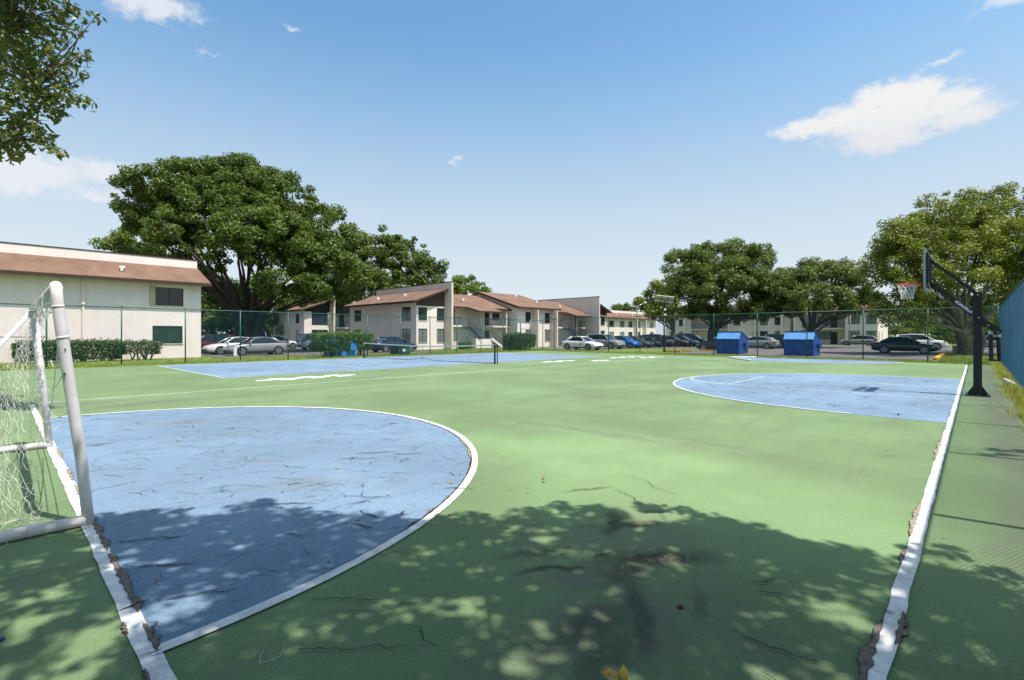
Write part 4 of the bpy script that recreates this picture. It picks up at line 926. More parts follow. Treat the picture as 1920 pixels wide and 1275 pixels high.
car('suv',65.6,18.4,90,BLK,'black sport utility car beside the second blue dumpster')
car('wagon',89.4,12.9,90,SIL,'silver wagon before the apartment block end with sunlit side wall')
car('sedan',55.4,4.6,-90,(.012,.015,.024),'black sedan nosed toward the yellow kerb under the leaning tree')
car('suv',70.8,4.5,-90,WHI,'white sport utility car behind the black sedan')
car('hatch',77,-1.6,-90,GRY,'grey hatchback glimpsed between the hoop pole and the blue fence')

# ------------------------------------------------------------------ dumpsters
def dumpster(x, y, w, d, label, m1, m2, lidm, cat='dumpster'):
    root = thing('dumpster', label, cat, (x,y,-.05), 0, 'dumpsters')
    prof = [(0,.03),(0,1.32),(.42,1.85),(.62,1.88),(d,1.25),(d,.03)]
    k = MB(); n = len(prof)
    k.add([(a,0,b) for a,b in prof]+[(a,w,b) for a,b in prof], [tuple(range(n)),tuple(range(n,2*n))[::-1]]+[(i,n+i,n+(i+1)%n,(i+1)%n) for i in range(n) if i != 1]); k.build('body', m1, root)
    k = MB(); k.slab([(.42,-.02,1.862),(-.03,-.02,1.3),(-.03,w+.02,1.3),(.42,w+.02,1.862)],.03); k.build('front_flap', m2, root)
    k = MB(); k.slab([(.6,-.04,1.92),(.6,w+.04,1.92),(d+.05,w+.04,1.29),(d+.05,-.04,1.29)],.035); k.box(.38,.6,-.04,w+.04,1.87,1.925); k.build('lid', lidm, root)
    for yy in (-.17,w):
        k = MB(); y0, y1 = (yy,yy+.168) if yy < 0 else (yy+.002,yy+.17)
        k.box(d*.5,d*.92,y0,y1,.88,.93); k.box(d*.5,d*.92,y0,y1,.62,.67); k.box(d*.5,d*.92,y0,y0+.02,.671,.879) if yy < 0 else k.box(d*.5,d*.92,y1-.02,y1,.671,.879); k.build('fork_pocket', m1, root)
    k = MB(); k.box(-.03,-.002,0,w,.12,.2); k.box(-.03,-.002,0,w,1.2,1.27); k.box(-.025,-.002,w*.33,w*.33+.05,.2,1.2); k.box(-.025,-.002,w*.66,w*.66+.05,.2,1.2); k.build('rib', m1, root)
    k = MB()
    for xx in (.25,d-.25):
        for yy in (.2,w-.2): k.tube([(xx,yy-.04,.02),(xx,yy+.04,.02)],.02,8)
    k.build('caster', M['tyre'], root)
    return root
dumpster(42.9,14.46,1.86,2.25,'blue steel dumpster left of the pair, side pocket showing, before the fastback',M['binblue'],M['binlid'],M['binblue'])
dumpster(43.0,9.03,2.05,2.25,'blue steel dumpster at right of the pair, nearer the black sedan',M['binblue'],M['binlid'],M['binblue'])
dumpster(17.6,35.2,1.9,1.7,'pale blue dumpster tucked between two trimmed bushes',M['binlight'],M['binlight'],M['binlight']).scale = (1,1,.74)

# ------------------------------------------------------------------ lamps and small furniture
sl = thing('solar_lamp', 'black solar lamp post with tilted panels and white globes', 'lamp post', (43.4,21.4,-.05))
k = MB(); k.tube([(0,0,0),(0,0,.12),(0,0,4.6)],[.13,.085,.075],10); k.build('pole',M['black'],sl,True)
k = MB(); nrm = Vector((FW[0]*.65+RT[0]*.16,FW[1]*.65+RT[1]*.16,.75)).normalized(); ux = Vector((RT[0],RT[1],0)); ux = (ux - nrm*ux.dot(nrm)).normalized(); uy = nrm.cross(ux); c0 = Vector((0,0,5.0))
for s_ in (-.56,.02,.6):
    a0 = c0+ux*(s_-.27); a1 = c0+ux*(s_+.27); q = [a0-uy*.42,a1-uy*.42,a1+uy*.42,a0+uy*.42]; k.add(q+[p+nrm*.035 for p in q],[(3,2,1,0),(0,1,5,4),(1,2,6,5),(2,3,7,6),(3,0,4,7)])
sp = k.build('solar_panel',M['panel'],sl)
k = MB()
for s_ in (-.56,.02,.6):
    a0 = c0+ux*(s_-.25)+nrm*.036; a1 = c0+ux*(s_+.25)+nrm*.036; k.add([a0-uy*.4,a1-uy*.4,a1+uy*.4,a0+uy*.4],[(0,1,2,3)])
k.build('solar_cell',M['cell'],sp)
k = MB(); k.beam(c0-ux*.85-nrm*.03,c0+ux*.88-nrm*.03,.05,.05); k.tube([(0,0,4.5),tuple(c0-nrm*.03)],.04,8); k.beam(c0-uy*.4-nrm*.03-ux*.27,c0+uy*.4-nrm*.03-ux*.27,.04,.04); k.beam(c0-uy*.4-nrm*.03+ux*.31,c0+uy*.4-nrm*.03+ux*.31,.04,.04); k.build('bracket',M['black'],sl)
for z, o in ((4.0,(-.06,-.1)),(3.5,(.0,-.1))):
    k = MB(); k.lathe([(0,-.1),(.07,-.08),(.1,0),(.07,.08),(0,.1)],12,'z',(o[0],o[1],z)); k.build('globe',M['globe'],sl,True)
k = MB(); k.box(-.16,.16,-.14,.14,.6,1.6); k.build('battery_box',M['black'],sl)
st = thing('street_lamp', 'thin grey street lamp with a single curved arm above the parked cars', 'street lamp', at(1194,652,60)[:2]+(-.05,))
k = MB(); k.tube([(0,0,0),(0,0,4.9),(.25*RT[0],.25*RT[1],5.2),(.75*RT[0],.75*RT[1],5.5)],[.09,.06,.045,.04],8); k.build('pole',M['steel'],st,True)
k = MB(); k.tube([(.7*RT[0],.7*RT[1],5.49),(1.25*RT[0],1.25*RT[1],5.58)],[.05,.09],8); k.build('lamp_head',M['steel'],st,True)
pm = at(1594,650,76); pl = thing('utility_pole', 'slim pale pole standing before the right apartment block', 'pole', (pm[0],pm[1],-.05))
k = MB(); k.tube([(0,0,0),(0,0,6.2)],[.09,.06],8); k.build('pole_shaft',M['concrete'],pl,True); k = MB(); k.box(-.12,.12,-.12,.12,0,.25); k.build('pole_base',M['concrete'],pl)
tf = thing('transformer_box', 'dark green transformer box on the grass behind the tennis net', 'transformer', (22.3,33.9,-.07))
k = MB(); k.add([(0,0,0),(1.1,0,0),(1.1,1.3,0),(0,1.3,0),(.04,.03,.72),(1.06,.03,.72),(1.06,1.27,.82),(.04,1.27,.82)],[(3,2,1,0),(4,5,6,7),(0,1,5,4),(1,2,6,5),(2,3,7,6),(3,0,4,7)]); k.build('cabinet',mat('dark_green_cabinet',(.03,.075,.06),.5,.15),tf)
k = MB(); k.box(-.06,1.16,-.06,1.36,.821,.87); k.build('cabinet_lid',mat('green_lid',(.035,.085,.065),.5,.15),tf)
k = MB(); k.box(.38,.62,-.012,.02,.3,.5); k.build('warning_plate',M['white'],tf)
wp = thing('utility_marker', 'white utility marker post in the grass before the silver sedan', 'marker post', (12.2,40.4,-.07))
k = MB(); k.prism([(-.1,-.1),(.1,-.1),(.1,.1),(-.1,.1)],.16,.82); k.box(-.12,.12,-.12,.12,.82,.86); k.build('post',M['white'],wp); k = MB(); k.box(-.16,.16,-.16,.16,0,.159); k.build('base',M['concrete'],wp)
gb = thing('utility_cabinet', 'grey utility box on the grass by the leaning tree trunk', 'utility box', (55.5,1.2,-.07))
k = MB(); k.box(-.2,.2,-.25,.25,0,.7); k.build('cabinet',M['concrete'],gb); k = MB(); k.box(-.23,.23,-.28,.28,.701,.76); k.build('cabinet_lid',M['steel'],gb)

# ------------------------------------------------------------------ trees, hedges
def leaves(clumps, per_m2, L_, seed, aspect=.5, flat=.75, up=.5, spread=1.):
    """leaf-sized faces filling a list of clumps (x, y, z, r)"""
    r_ = np.random.default_rng(seed); cl = np.array(clumps, float); cnt = np.maximum(6, (4*math.pi*cl[:,3]**2*per_m2).astype(int)); idx = np.repeat(np.arange(len(cl)), cnt); n = len(idx)
    d = r_.normal(size=(n,3)); d /= np.linalg.norm(d,axis=1)[:,None]; rad = r_.uniform(.25,1.08,n)**.6
    p = cl[idx,:3] + d*(rad*cl[idx,3])[:,None]*np.array([spread,spread,flat])
    nr = d*.55 + np.array([0,0,up]) + r_.normal(0,.55,(n,3)); nr /= np.linalg.norm(nr,axis=1)[:,None]
    t = r_.normal(size=(n,3)); t -= nr*np.sum(t*nr,axis=1)[:,None]; t /= np.linalg.norm(t,axis=1)[:,None]; b = np.cross(nr,t)
    s = L_*r_.uniform(.6,1.35,n)[:,None]; w = s*aspect
    V = np.stack([p - t*s*.5, p + b*w*.5 - t*s*.05 - nr*s*.06, p + t*s*.5, p - b*w*.5 - t*s*.05 - nr*s*.06], 1)
    return V.reshape(-1,3)
def lobe_clumps(lobes, cr_, seed, dens=1.25, inner=.2, zlow=-.45):
    r_ = random.Random(seed); out = []
    for c, (rx,ry,rz) in lobes:
        A = 4*math.pi*((rx*ry)**1.6+(rx*rz)**1.6+(ry*rz)**1.6)**(1/1.6)/3**(1/1.6); n = max(5, int(A*dens/(math.pi*cr_*cr_)*.55))
        for i in range(n):
            for _ in range(20):
                v = Vector((r_.gauss(0,1),r_.gauss(0,1),r_.gauss(0,1))).normalized()
                if v.z > zlow or r_.random() < .2: break
            o_ = r_.random(); q = r_.uniform(.8,1.06) if o_ > inner else r_.uniform(.35,.8); k_ = r_.uniform(.55,1.3)
            if o_ > .86: q, k_ = r_.uniform(1.0,1.12), r_.uniform(.35,.6)
            out.append((c[0]+v.x*rx*q, c[1]+v.y*ry*q, c[2]+v.z*rz*q, cr_*k_))
    return out
def limb(k, p, q, r0, r1, seed, n=6, bow=.12):
    r_ = random.Random(seed); p = Vector(p); q = Vector(q); L_ = (q-p).length; pts = []
    off = Vector((r_.gauss(0,1),r_.gauss(0,1),abs(r_.gauss(0,.6))))*L_*bow
    for i in range(n+1):
        t = i/n; pts.append(p.lerp(q,t) + off*math.sin(math.pi*t) + Vector((r_.gauss(0,1),r_.gauss(0,1),0))*L_*.012*(0<i<n))
    k.tube(pts, [r0+(r1-r0)*(i/n)**.8 for i in range(n+1)], 7); return pts
def tree(label, base, lobes, cr_, leaf, L_, per, seed, trunk_r=.3, fork=2., limbs=8, name='tree', bark='bark', lean=(0,0), dens=1.25, group=None, twigs=40, zlow=-.45, stems=1, aspect=.5, extra=()):
    root = thing(name, label, 'tree', base, 0, group); B = Vector(base); r_ = random.Random(seed)
    L0 = [((c[0]-B.x,c[1]-B.y,c[2]-B.z),r) for c, r in lobes]; cl = lobe_clumps(L0, cr_, seed, dens, zlow=zlow) + [(x-B.x,y-B.y,z-B.z,r) for x,y,z,r in extra]
    k = MB(); fk = Vector((lean[0],lean[1],fork))
    k.tube([(0,0,-.2),(0,0,.05),(lean[0]*.15,lean[1]*.15,fork*.25),(lean[0]*.6,lean[1]*.6,fork*.65),tuple(fk)],[trunk_r*1.7,trunk_r*1.25,trunk_r,trunk_r*.9,trunk_r*.8],12)
    for i in range(5):
        a = r_.uniform(0,6.28); k.tube([(math.cos(a)*trunk_r*1.9,math.sin(a)*trunk_r*1.9,-.15),(math.cos(a)*trunk_r*.9,math.sin(a)*trunk_r*.9,.3),(math.cos(a)*trunk_r*.4,math.sin(a)*trunk_r*.4,fork*.6)],[trunk_r*.35,trunk_r*.4,trunk_r*.2],6)
    for i in range(stems-1):
        a = r_.uniform(0,6.28); q = Vector((math.cos(a)*trunk_r*1.6,math.sin(a)*trunk_r*1.6,-.2)); limb(k,q,fk*.9+Vector((math.cos(a)*fork*.35,math.sin(a)*fork*.35,fork*r_.uniform(0,.5))),trunk_r*.55,trunk_r*.35,seed+i)
    tips = []
    tg = [Vector(c)-Vector((0,0,r[2]*.25)) for c, r in L0]; r_.shuffle(tg)
    while len(tg) < limbs: c = r_.choice(cl); tg.append(Vector(c[:3]))
    for i, t in enumerate(tg):
        s0 = fk*r_.uniform(.75,1.); lp = limb(k,s0,t,trunk_r*r_.uniform(.32,.55),trunk_r*.08,seed*3+i,7,.06); tips += lp[3:]; cl += [(p.x+r_.gauss(0,.3),p.y+r_.gauss(0,.3),p.z+cr_*.25,cr_*r_.uniform(.6,.95)) for p in lp[5:]]
    for i in range(twigs):
        c = Vector(r_.choice(cl)[:3]); s0 = min(tips,key=lambda q:(q-c).length); limb(k,s0,c,trunk_r*.12,trunk_r*.02,seed*5+i,4,.08)
    k.build('trunk',M[bark],root,True)
    np_mesh('crown',leaves(cl,per,L_,seed,aspect),4,M[leaf],root); return root
A = at
# big ficus behind the left block
bx, by, _ = A(470,650,50)
def lob(u, v, Y, rpx, rzpx, rd=None):
    s_ = Y/914; return (A(u,v,Y), (rpx*s_, rpx*s_ if rd is None else rd, rzpx*s_))
tree('huge broad ficus with many rising limbs towering behind the left block', (bx,by,-.07),
     [lob(330,375,50,92,68),lob(425,372,52,92,72),lob(500,392,50,88,70),lob(575,440,50,75,62),lob(300,440,49,62,60),lob(395,440,47,110,70),lob(500,465,46,105,62),lob(600,500,48,62,52),
      lob(265,395,52,38,42),lob(455,340,53,60,40),lob(640,520,50,42,48),lob(350,335,50,40,32),lob(545,540,45,60,30),lob(640,460,51,38,42),lob(345,525,56,46,34),lob(405,555,57,44,28),lob(605,552,51,44,24),lob(590,470,47,50,44)],
     0.85,'leaf_ficus',.29,30,11,.55,2.6,36,'ficus_tree','barkdark',dens=1.35,twigs=120,zlow=-.25,stems=14)
tree('pale green rounded tree showing above the roof of the left block', A(232,650,56)[:2]+(-.07,), [lob(232,462,56,36,30),lob(262,455,57,34,30),lob(215,480,56,22,24),lob(292,470,57,30,28)], .8,'leaf_bright',.32,20,12,.28,2.5,6,twigs=20)
tree('dense green tree rising behind the left end of the terrace', A(690,650,78)[:2]+(-.07,), [lob(670,480,78,46,46),lob(715,470,79,44,40),lob(650,530,76,52,36),lob(700,530,75,58,36),lob(620,555,74,34,22)], 1.1,'leaf_mid',.42,14,13,.5,3.5,10,'bark',twigs=40)
tree('darker tree behind the terrace right of the dense green one', A(775,650,82)[:2]+(-.07,), [lob(765,485,82,44,40),lob(800,505,84,32,28),lob(745,525,80,46,30),lob(812,530,83,24,18)], 1.1,'leaf_ficus',.42,14,14,.45,3.5,9,twigs=35)
tree('small light green treetop over the middle of the terrace roof', A(880,650,100)[:2]+(-.07,), [lob(872,537,100,30,20),lob(900,545,100,26,14),lob(850,540,100,20,18)], 1.0,'leaf_bright',.42,13,15,.35,3.,6,twigs=15)
tree('slim young tree with pale trunk beside the corner of the left block', A(432,652,52)[:2]+(-.07,), [lob(415,610,52,34,22),lob(392,630,51,20,18),lob(440,622,52,22,20)], .6,'leaf_mid',.26,24,16,.12,2.,6,bark='bark',twigs=14)
for i, (u, v, Y, w, h, lf) in enumerate(((400,565,68,52,56,'leaf_ficus'),(485,575,76,60,50,'leaf_ficus'),(545,600,95,60,34,'leaf_mid'),(600,560,100,50,34,'leaf_ficus'),(330,600,70,50,50,'leaf_ficus'))):
    tree(['dark background tree left of the ficus trunk','low dark tree right of the ficus trunk','green tree behind the shaded block roof','dark tree beyond the shaded block','dark tree hidden behind the left block'][i], A(u,650,Y)[:2]+(-.07,), [lob(u,v,Y,w,h),lob(u+w*.6,v+h*.4,Y,w*.6,h*.6),lob(u-w*.6,v+h*.4,Y,w*.6,h*.6)], 1.1, lf, .4, 12, 30+i, .3, 2.5, 5, twigs=12)
# right hand group
tree('wide leafy tree behind the solar lamp and first dumpster', A(1338,652,68)[:2]+(-.07,), [lob(1335,500,68,52,42),lob(1400,500,68,50,40),lob(1290,530,68,46,40),lob(1370,545,65,60,34),lob(1440,535,66,32,34),lob(1310,475,69,24,18),lob(1420,475,69,30,18),lob(1365,470,69,26,18),lob(1300,575,66,44,22),lob(1420,570,66,44,22),lob(1350,530,67,80,50),lob(1455,560,65,40,30),lob(1290,490,69,34,26),lob(1400,588,65,46,14),lob(1330,590,66,40,12),lob(1450,585,64,34,16)], .95,'leaf_mid',.30,22,17,.42,3.,14,bark='barkdark',twigs=60,zlow=-.4,stems=3,dens=1.3)
tree('olive green tree at the left end of the right hand group', A(1262,652,80)[:2]+(-.07,), [lob(1240,560,80,32,28),lob(1215,572,80,24,22),lob(1265,545,80,26,30),lob(1250,590,78,36,16)], 1.0,'leaf_olive',.4,13,18,.3,2.6,8,twigs=20)
tree('flat topped tree with low spreading limbs behind the second dumpster', A(1518,648,62)[:2]+(-.07,), [lob(1500,520,62,50,20),lob(1555,515,62,46,20),lob(1590,545,62,36,20),lob(1475,550,60,40,22),lob(1535,555,58,58,22),lob(1600,562,61,30,14),lob(1520,500,63,26,12),lob(1570,498,63,22,10),lob(1530,530,62,70,26),lob(1480,525,62,34,26),lob(1500,575,60,36,14),lob(1560,572,60,44,14),lob(1610,580,61,30,14),lob(1625,560,62,24,20)], .8,'leaf_mid',.27,24,19,.4,2.,14,bark='barkdark',twigs=50,zlow=-.35,dens=1.1)
tree('large spreading tree with a leaning trunk over the right end of the court', (54.7,.3,-.07), [lob(1760,440,40,80,52),lob(1840,420,41,62,50),lob(1700,480,40,60,46),lob(1770,510,38,80,44),lob(1870,470,39,60,60),lob(1680,545,41,44,34),lob(1740,570,42,60,26),lob(1835,400,40,30,26),lob(1925,450,38,60,60),lob(1900,540,40,50,46),lob(1800,600,43,60,40),lob(1690,440,40,34,26),lob(1865,555,46,50,50),lob(2000,480,38,70,70),lob(1760,470,41,90,70),lob(1690,590,40,44,26),lob(1665,500,42,40,50),lob(1840,480,42,80,70),lob(1780,400,41,50,34),lob(1890,385,41,50,30)], .78,'leaf_olive',.21,31,20,.42,2.2,18,'leaning_tree','bark',(-1.2,.5),dens=1.2,twigs=90,zlow=-.5,stems=4)
for i, (u, v, Y, w, h, lf) in enumerate(((1700,612,105,40,22,'leaf_olive'),(1760,600,110,50,30,'leaf_mid'),(1820,600,90,50,36,'leaf_ficus'),(1890,600,80,50,50,'leaf_ficus'),(1650,585,125,36,14,'leaf_ficus'),(1165,576,140,16,6,'leaf_mid'))):
    tree(['olive tree behind the white sport utility car','mid green tree far behind the leaning tree','dark tree behind the leaning trunk','dark tree at the far end of the blue fence','dark treetop behind the right apartment block','tiny distant tree above the far parapet'][i], A(u,645,Y)[:2]+(-.07,), [lob(u,v,Y,w,h),lob(u+w*.6,v+h*.5,Y,w*.6,h*.6),lob(u-w*.6,v+h*.5,Y,w*.6,h*.6)], 1.1, lf, .42, 11, 40+i, .3, 2., 5, twigs=12)
for i, (u, Y, w) in enumerate(((1690,98,40),(1745,92,40),(1790,100,40))):
    x, y, _ = A(u,640,Y); cl = [(rnd.gauss(0,1.2),rnd.gauss(0,1.2),rnd.uniform(.2,1.3),.6) for q in range(26)]
    root = thing('shrub', ['low yellow green shrub beyond the white sport utility car','middle low shrub beyond the parked cars at right','low shrub beyond the grey utility box'][i], 'shrub', (x,y,-.07)); np_mesh('foliage',leaves(cl,16,.3,60+i),4,M['leaf_bright'],root)
    k = MB(); k.tube([(0,0,0),(.1,0,.8)],[.06,.02],5); k.build('stem',M['bark'],root)
# near branches of the tree beside the photographer (top left)
cl0 = []
for u, v, Y, r in ((10,35,9.5,.5),(45,70,9.6,.45),(75,35,9.8,.4),(100,60,9.6,.3),(120,25,9.6,.25),(138,15,9.5,.14),(25,120,9.4,.5),(80,115,9.5,.42),(120,105,9.4,.3),(150,108,9.4,.16),(165,100,9.3,.08),(40,165,9.3,.45),(95,160,9.4,.35),(135,145,9.4,.2),(158,140,9.3,.12),
                    (15,205,9.2,.42),(60,185,9.3,.36),(100,200,9.4,.26),(125,180,9.3,.2),(150,190,9.3,.14),(166,198,9.3,.11),(105,215,9.4,.14),(20,250,9.4,.4),(60,255,9.4,.34),(90,268,9.4,.2),(108,285,9.3,.13),(30,280,9.4,.22),(5,285,9.5,.26),(60,232,9.3,.2),(180,30,9.2,.12),(157,38,9.2,.05),(145,60,9.3,.12)):
    p = A(u,v,Y); cl0.append((p[0],p[1],p[2],r))
r_ = random.Random(77)
for i in range(150):
    u, v, Y = r_.uniform(-520,20), r_.uniform(-420,260), r_.uniform(8.5,13); p = A(u,v,Y); cl0.append((p[0],p[1],p[2],r_.uniform(.35,.65)))
for i in range(46):
    u, v, Y = r_.uniform(-60,90), r_.uniform(-260,-10), r_.uniform(8.8,10.5); p = A(u,v,Y); cl0.append((p[0],p[1],p[2],r_.uniform(.3,.5)))
tb = A(-420,700,11.5); root = thing('broadleaf_tree', 'near broadleaf tree whose sprays of leaves hang in at the top left', 'tree', (tb[0],tb[1],0))
B = Vector((tb[0],tb[1],0)); cl1 = [(x-B.x,y-B.y,z,r) for x,y,z,r in cl0]
k = MB(); k.tube([(0,0,-.1),(0,0,.5),(.1,.05,2.5),(.2,0,4.)],[.5,.36,.3,.26],12); tips = []
for u, v, Y in ((20,60,9.6),(60,170,9.4),(30,260,9.4),(-200,-100,10),(-100,-300,10),(-300,100,12)):
    p = Vector(A(u,v,Y))-B; tips += limb(k,(.2,0,3.8),tuple(p),.14,.03,int(u+500),9,.08)[2:]
for i, c in enumerate(cl1): 
    c = Vector(c[:3]); s0 = min(tips,key=lambda q:(q-c).length); limb(k,s0,c,.022,.006,900+i,4,.06)
k.build('trunk',M['bark'],root,True)
np_mesh('crown',leaves(cl1,75,.155,71,.40,.9,.35,1.15),4,M['leaf_near'],root)
# shade tree behind the photographer; only its shadow falls into the picture
edge = [(-6,3.6),(-1.2,4.2),(-.2,4.72),(.15,4.9),(.4,4.5),(.96,4.2),(1.3,4.22),(1.84,4.32),(2.6,3.8),(3.1,3.3),(3.4,2.4),(3.8,2.3),(4.3,1.85),(5.0,1.7),(5.35,1.1),(5.6,.4),(6.2,-.6),(8,-1)]
def edge_a(b):
    for (b0,a0),(b1,a1) in zip(edge,edge[1:]):
        if b0 <= b <= b1: return a0+(a1-a0)*(b-b0)/(b1-b0)
    return -9
gaps = [(.68,3.38,.24),(.55,3.45,.16),(1.37,3.25,.15),(1.26,4.07,.1),(.22,4.15,.2),(.35,3.4,.26),(.08,3.85,.24),(2.28,1.6,.13),(2.62,1.66,.16),(2.99,.96,.09),(3.35,.58,.14),(3.5,-.02,.12),(2.45,1.02,.1),(2.5,.74,.13),(1.75,1.62,.2),(2.8,.5,.12),
        (2.05,1.78,.14),(2.2,2.5,.12),(2.95,2.5,.14),(2.4,3.5,.07),(1.65,3.45,.07),(.75,2.7,.05),(.02,3.3,.22),(.2,3.1,.2),(-.1,4.5,.2),(2.0,1.2,.16),(1.6,1.2,.2),(2.2,.4,.12),(-.2,5.0,.2),(2.8,3.1,.08),(1.9,4.3,.08),(3.7,2.55,.08),(2.55,2.15,.06),(3.6,1.0,.06),(1.9,2.2,.14)]
cl2 = []; r_ = random.Random(31)
yy = -6.5
while yy < 6.3:
    xx = -6.
    while xx < 5.3:
        gx, gy_ = xx+r_.gauss(0,.1), yy+r_.gauss(0,.1); e = edge_a(gy_) + r_.gauss(0,.05); rad = r_.uniform(.2,.32)
        if gx < e-.1:
            z = r_.uniform(5.6,8.6); cl2.append((gx+.06*z, gy_-.40*z, z, rad))
        xx += .27
    yy += .27
for i in range(44):
    t = r_.random(); b = r_.uniform(-.6,5.6); z = r_.uniform(9.2,12); z = r_.uniform(4.6,6.2); cl2.append((edge_a(b)+r_.uniform(-.1,.14)+.06*z, b-.4*z, z, r_.uniform(.06,.15)))
for i in range(14):
    z = 5.2; cl2.append((9.5+r_.uniform(-.35,.45)+.06*z, -.1-i*.09-.4*z, z, r_.uniform(.06,.14)))
root = thing('shade_tree', 'tall broadleaf tree whose dappled shadow covers the foreground', 'tree', (-3.0,-5.2,0)); B = Vector((-3.0,-5.2,0)); cl2 = [(x-B.x,y-B.y,z,r) for x,y,z,r in cl2]
k = MB(); k.tube([(0,0,-.1),(0,0,.6),(.1,.05,2.5),(.2,.1,5.0)],[.7,.5,.42,.36],12); tips = []
for i in range(14):
    c = r_.choice(cl2); tips += limb(k,(.2,.1,4.7),c[:3],.12,.02,300+i,8,.05)[2:]
limb(k,(.2,.1,4.7),(12.7,-1.3,5.5),.1,.04,399,8,.0); tips += limb(k,(12.7,-1.3,5.5),(12.75,3.2,5.2),.035,.01,398,8,.01)[2:]
for i in range(0,len(cl2),3): 
    c = Vector(cl2[i][:3]); s0 = min(tips,key=lambda q:(q-c).length); limb(k,s0,c,.02,.005,1900+i,3,.05)
k.build('trunk',M['bark'],root,True)
V = leaves(cl2,150,.12,72,.5,.7,.9).reshape(-1,4,3); ctr = V.mean(1) + np.array([B.x,B.y,0]); gxy = np.stack([ctr[:,0]-.06*ctr[:,2], ctr[:,1]+.40*ctr[:,2]],1)
keep = np.ones(len(V),bool); rj = np.random.default_rng(4).normal(0,.035,len(V))
for a, b, g in gaps: keep &= np.hypot(gxy[:,0]-a, (gxy[:,1]-b)) + rj*2.2 > g*(.66 if a > .9 else .85)
np_mesh('crown',V[keep].reshape(-1,3),4,M['leaf_near'],root)
# hedges and bushes
def hedge(name, label, cat, x, y, sx, sy, h, leaf, L_, per, seed, z0=.25, group=None, stems=6, legs=True):
    root = thing(name, label, cat, (x,y,-.07), 0, group); r_ = np.random.default_rng(seed); n = int(per*(2*(sx+sy)*(h-z0)+sx*sy)); V = []
    f = r_.integers(0,5,n); u, v = r_.uniform(-1,1,n), r_.uniform(0,1,n); j = np.abs(r_.normal(0,.09,n))*np.sign(r_.normal(size=n)+.6)
    px = np.where(f<2,u*sx/2,np.where(f==2,sx/2-j,np.where(f==3,-sx/2+j,u*sx/2))); py = np.where(f==0,-sy/2+j,np.where(f==1,sy/2-j,r_.uniform(-1,1,n)*sy/2)); pz = np.where(f==4,h-j,z0+v*(h-z0))
    lump = .08*np.sin(px*3.1+seed)+.06*np.sin(py*4.3+seed*2)+.05*np.sin(pz*5+px*2); py = py*(1+lump*.8/np.maximum(.3,sy/2)*.5); px = px*(1+lump*.4/np.maximum(.3,sx/2)*.5)
    rr_ = np.minimum(1,np.maximum(0,(pz-z0)/(h-z0))); shrink = .86+.14*np.sqrt(rr_); px, py = px*shrink, py*shrink
    p = np.stack([px,py,pz],1); nr = r_.normal(0,.6,(n,3)); nr[:,2] += .5; nr[:,1] -= .3; nr /= np.linalg.norm(nr,axis=1)[:,None]; t = r_.normal(size=(n,3)); t -= nr*np.sum(t*nr,1)[:,None]; t /= np.linalg.norm(t,axis=1)[:,None]; b = np.cross(nr,t)
    s = L_*r_.uniform(.6,1.4,n)[:,None]; V = np.stack([p-t*s*.5,p+b*s*.28,p+t*s*.5,p-b*s*.28],1).reshape(-1,3); np_mesh('foliage',V,4,M[leaf],root)
    k = MB(); q = random.Random(seed)
    for i in range(stems):
        x0, y0 = q.uniform(-.4,.4)*sx, q.uniform(-.25,.25)*sy
        for m_ in range(3): k.tube([(x0,y0,0),(x0+q.gauss(0,.12),y0+q.gauss(0,.1),z0+.1),(x0+q.gauss(0,.3),y0+q.gauss(0,.2),h*.85)],[.035,.025,.01],5)
    k.build('stem',M['barkdark'],root); return root
hedge('hedge','clipped dark hedge under the left block seen through the goal frame','hedge',1.55,40.2,1.9,.95,1.18,'leaf_dkhedge',.13,800,1,.12)
hedge('hedge','clipped dark hedge under the left block just right of the goal post','hedge',4.0,40.1,2.7,1.0,1.2,'leaf_dkhedge',.13,800,2,.12)
hedge('hedge','bare legged end of the dark hedge below the green window','hedge',6.4,40.0,2.0,.95,1.18,'leaf_dkhedge',.13,420,3,.4)
hedge('bush','clipped green bush left of the pale blue dumpster','bush',16.9,34.5,2.2,2.0,1.72,'leaf_hedge',.13,380,5,.42)
hedge('bush','clipped green bush right of the pale blue dumpster','bush',19.9,36.0,1.7,1.6,1.74,'leaf_hedge',.13,380,6,.4)
hedge('bush','dense dark green bush beside the fence gate','bush',36.1,33.9,2.0,1.9,1.72,'leaf_dkhedge',.13,420,7,.15)
hedge('bush','leafy half of the dark bush right of the gate post','bush',37.8,34.2,1.8,1.8,1.68,'leaf_dkhedge',.13,400,8,.35)
hedge('bush','low bright green bush at the foot of the second stairs','bush',57.2,41.4,2.4,1.4,1.25,'leaf_hedge',.14,260,9,.05)
hedge('bush','low green bush by the lower stairs beside the grey wall','bush',44.4,41.6,1.6,1.2,1.0,'leaf_hedge',.14,260,10,.05)
hedge('bush','small dark shrub at the foot of the first fin wall','bush',35.9,41.5,1.3,1.0,.8,'leaf_dkhedge',.13,260,11,.05)
hedge('bush','dark shrub under the second stairs','bush',60.5,41.8,1.6,1.2,1.5,'leaf_dkhedge',.14,240,12,.05)

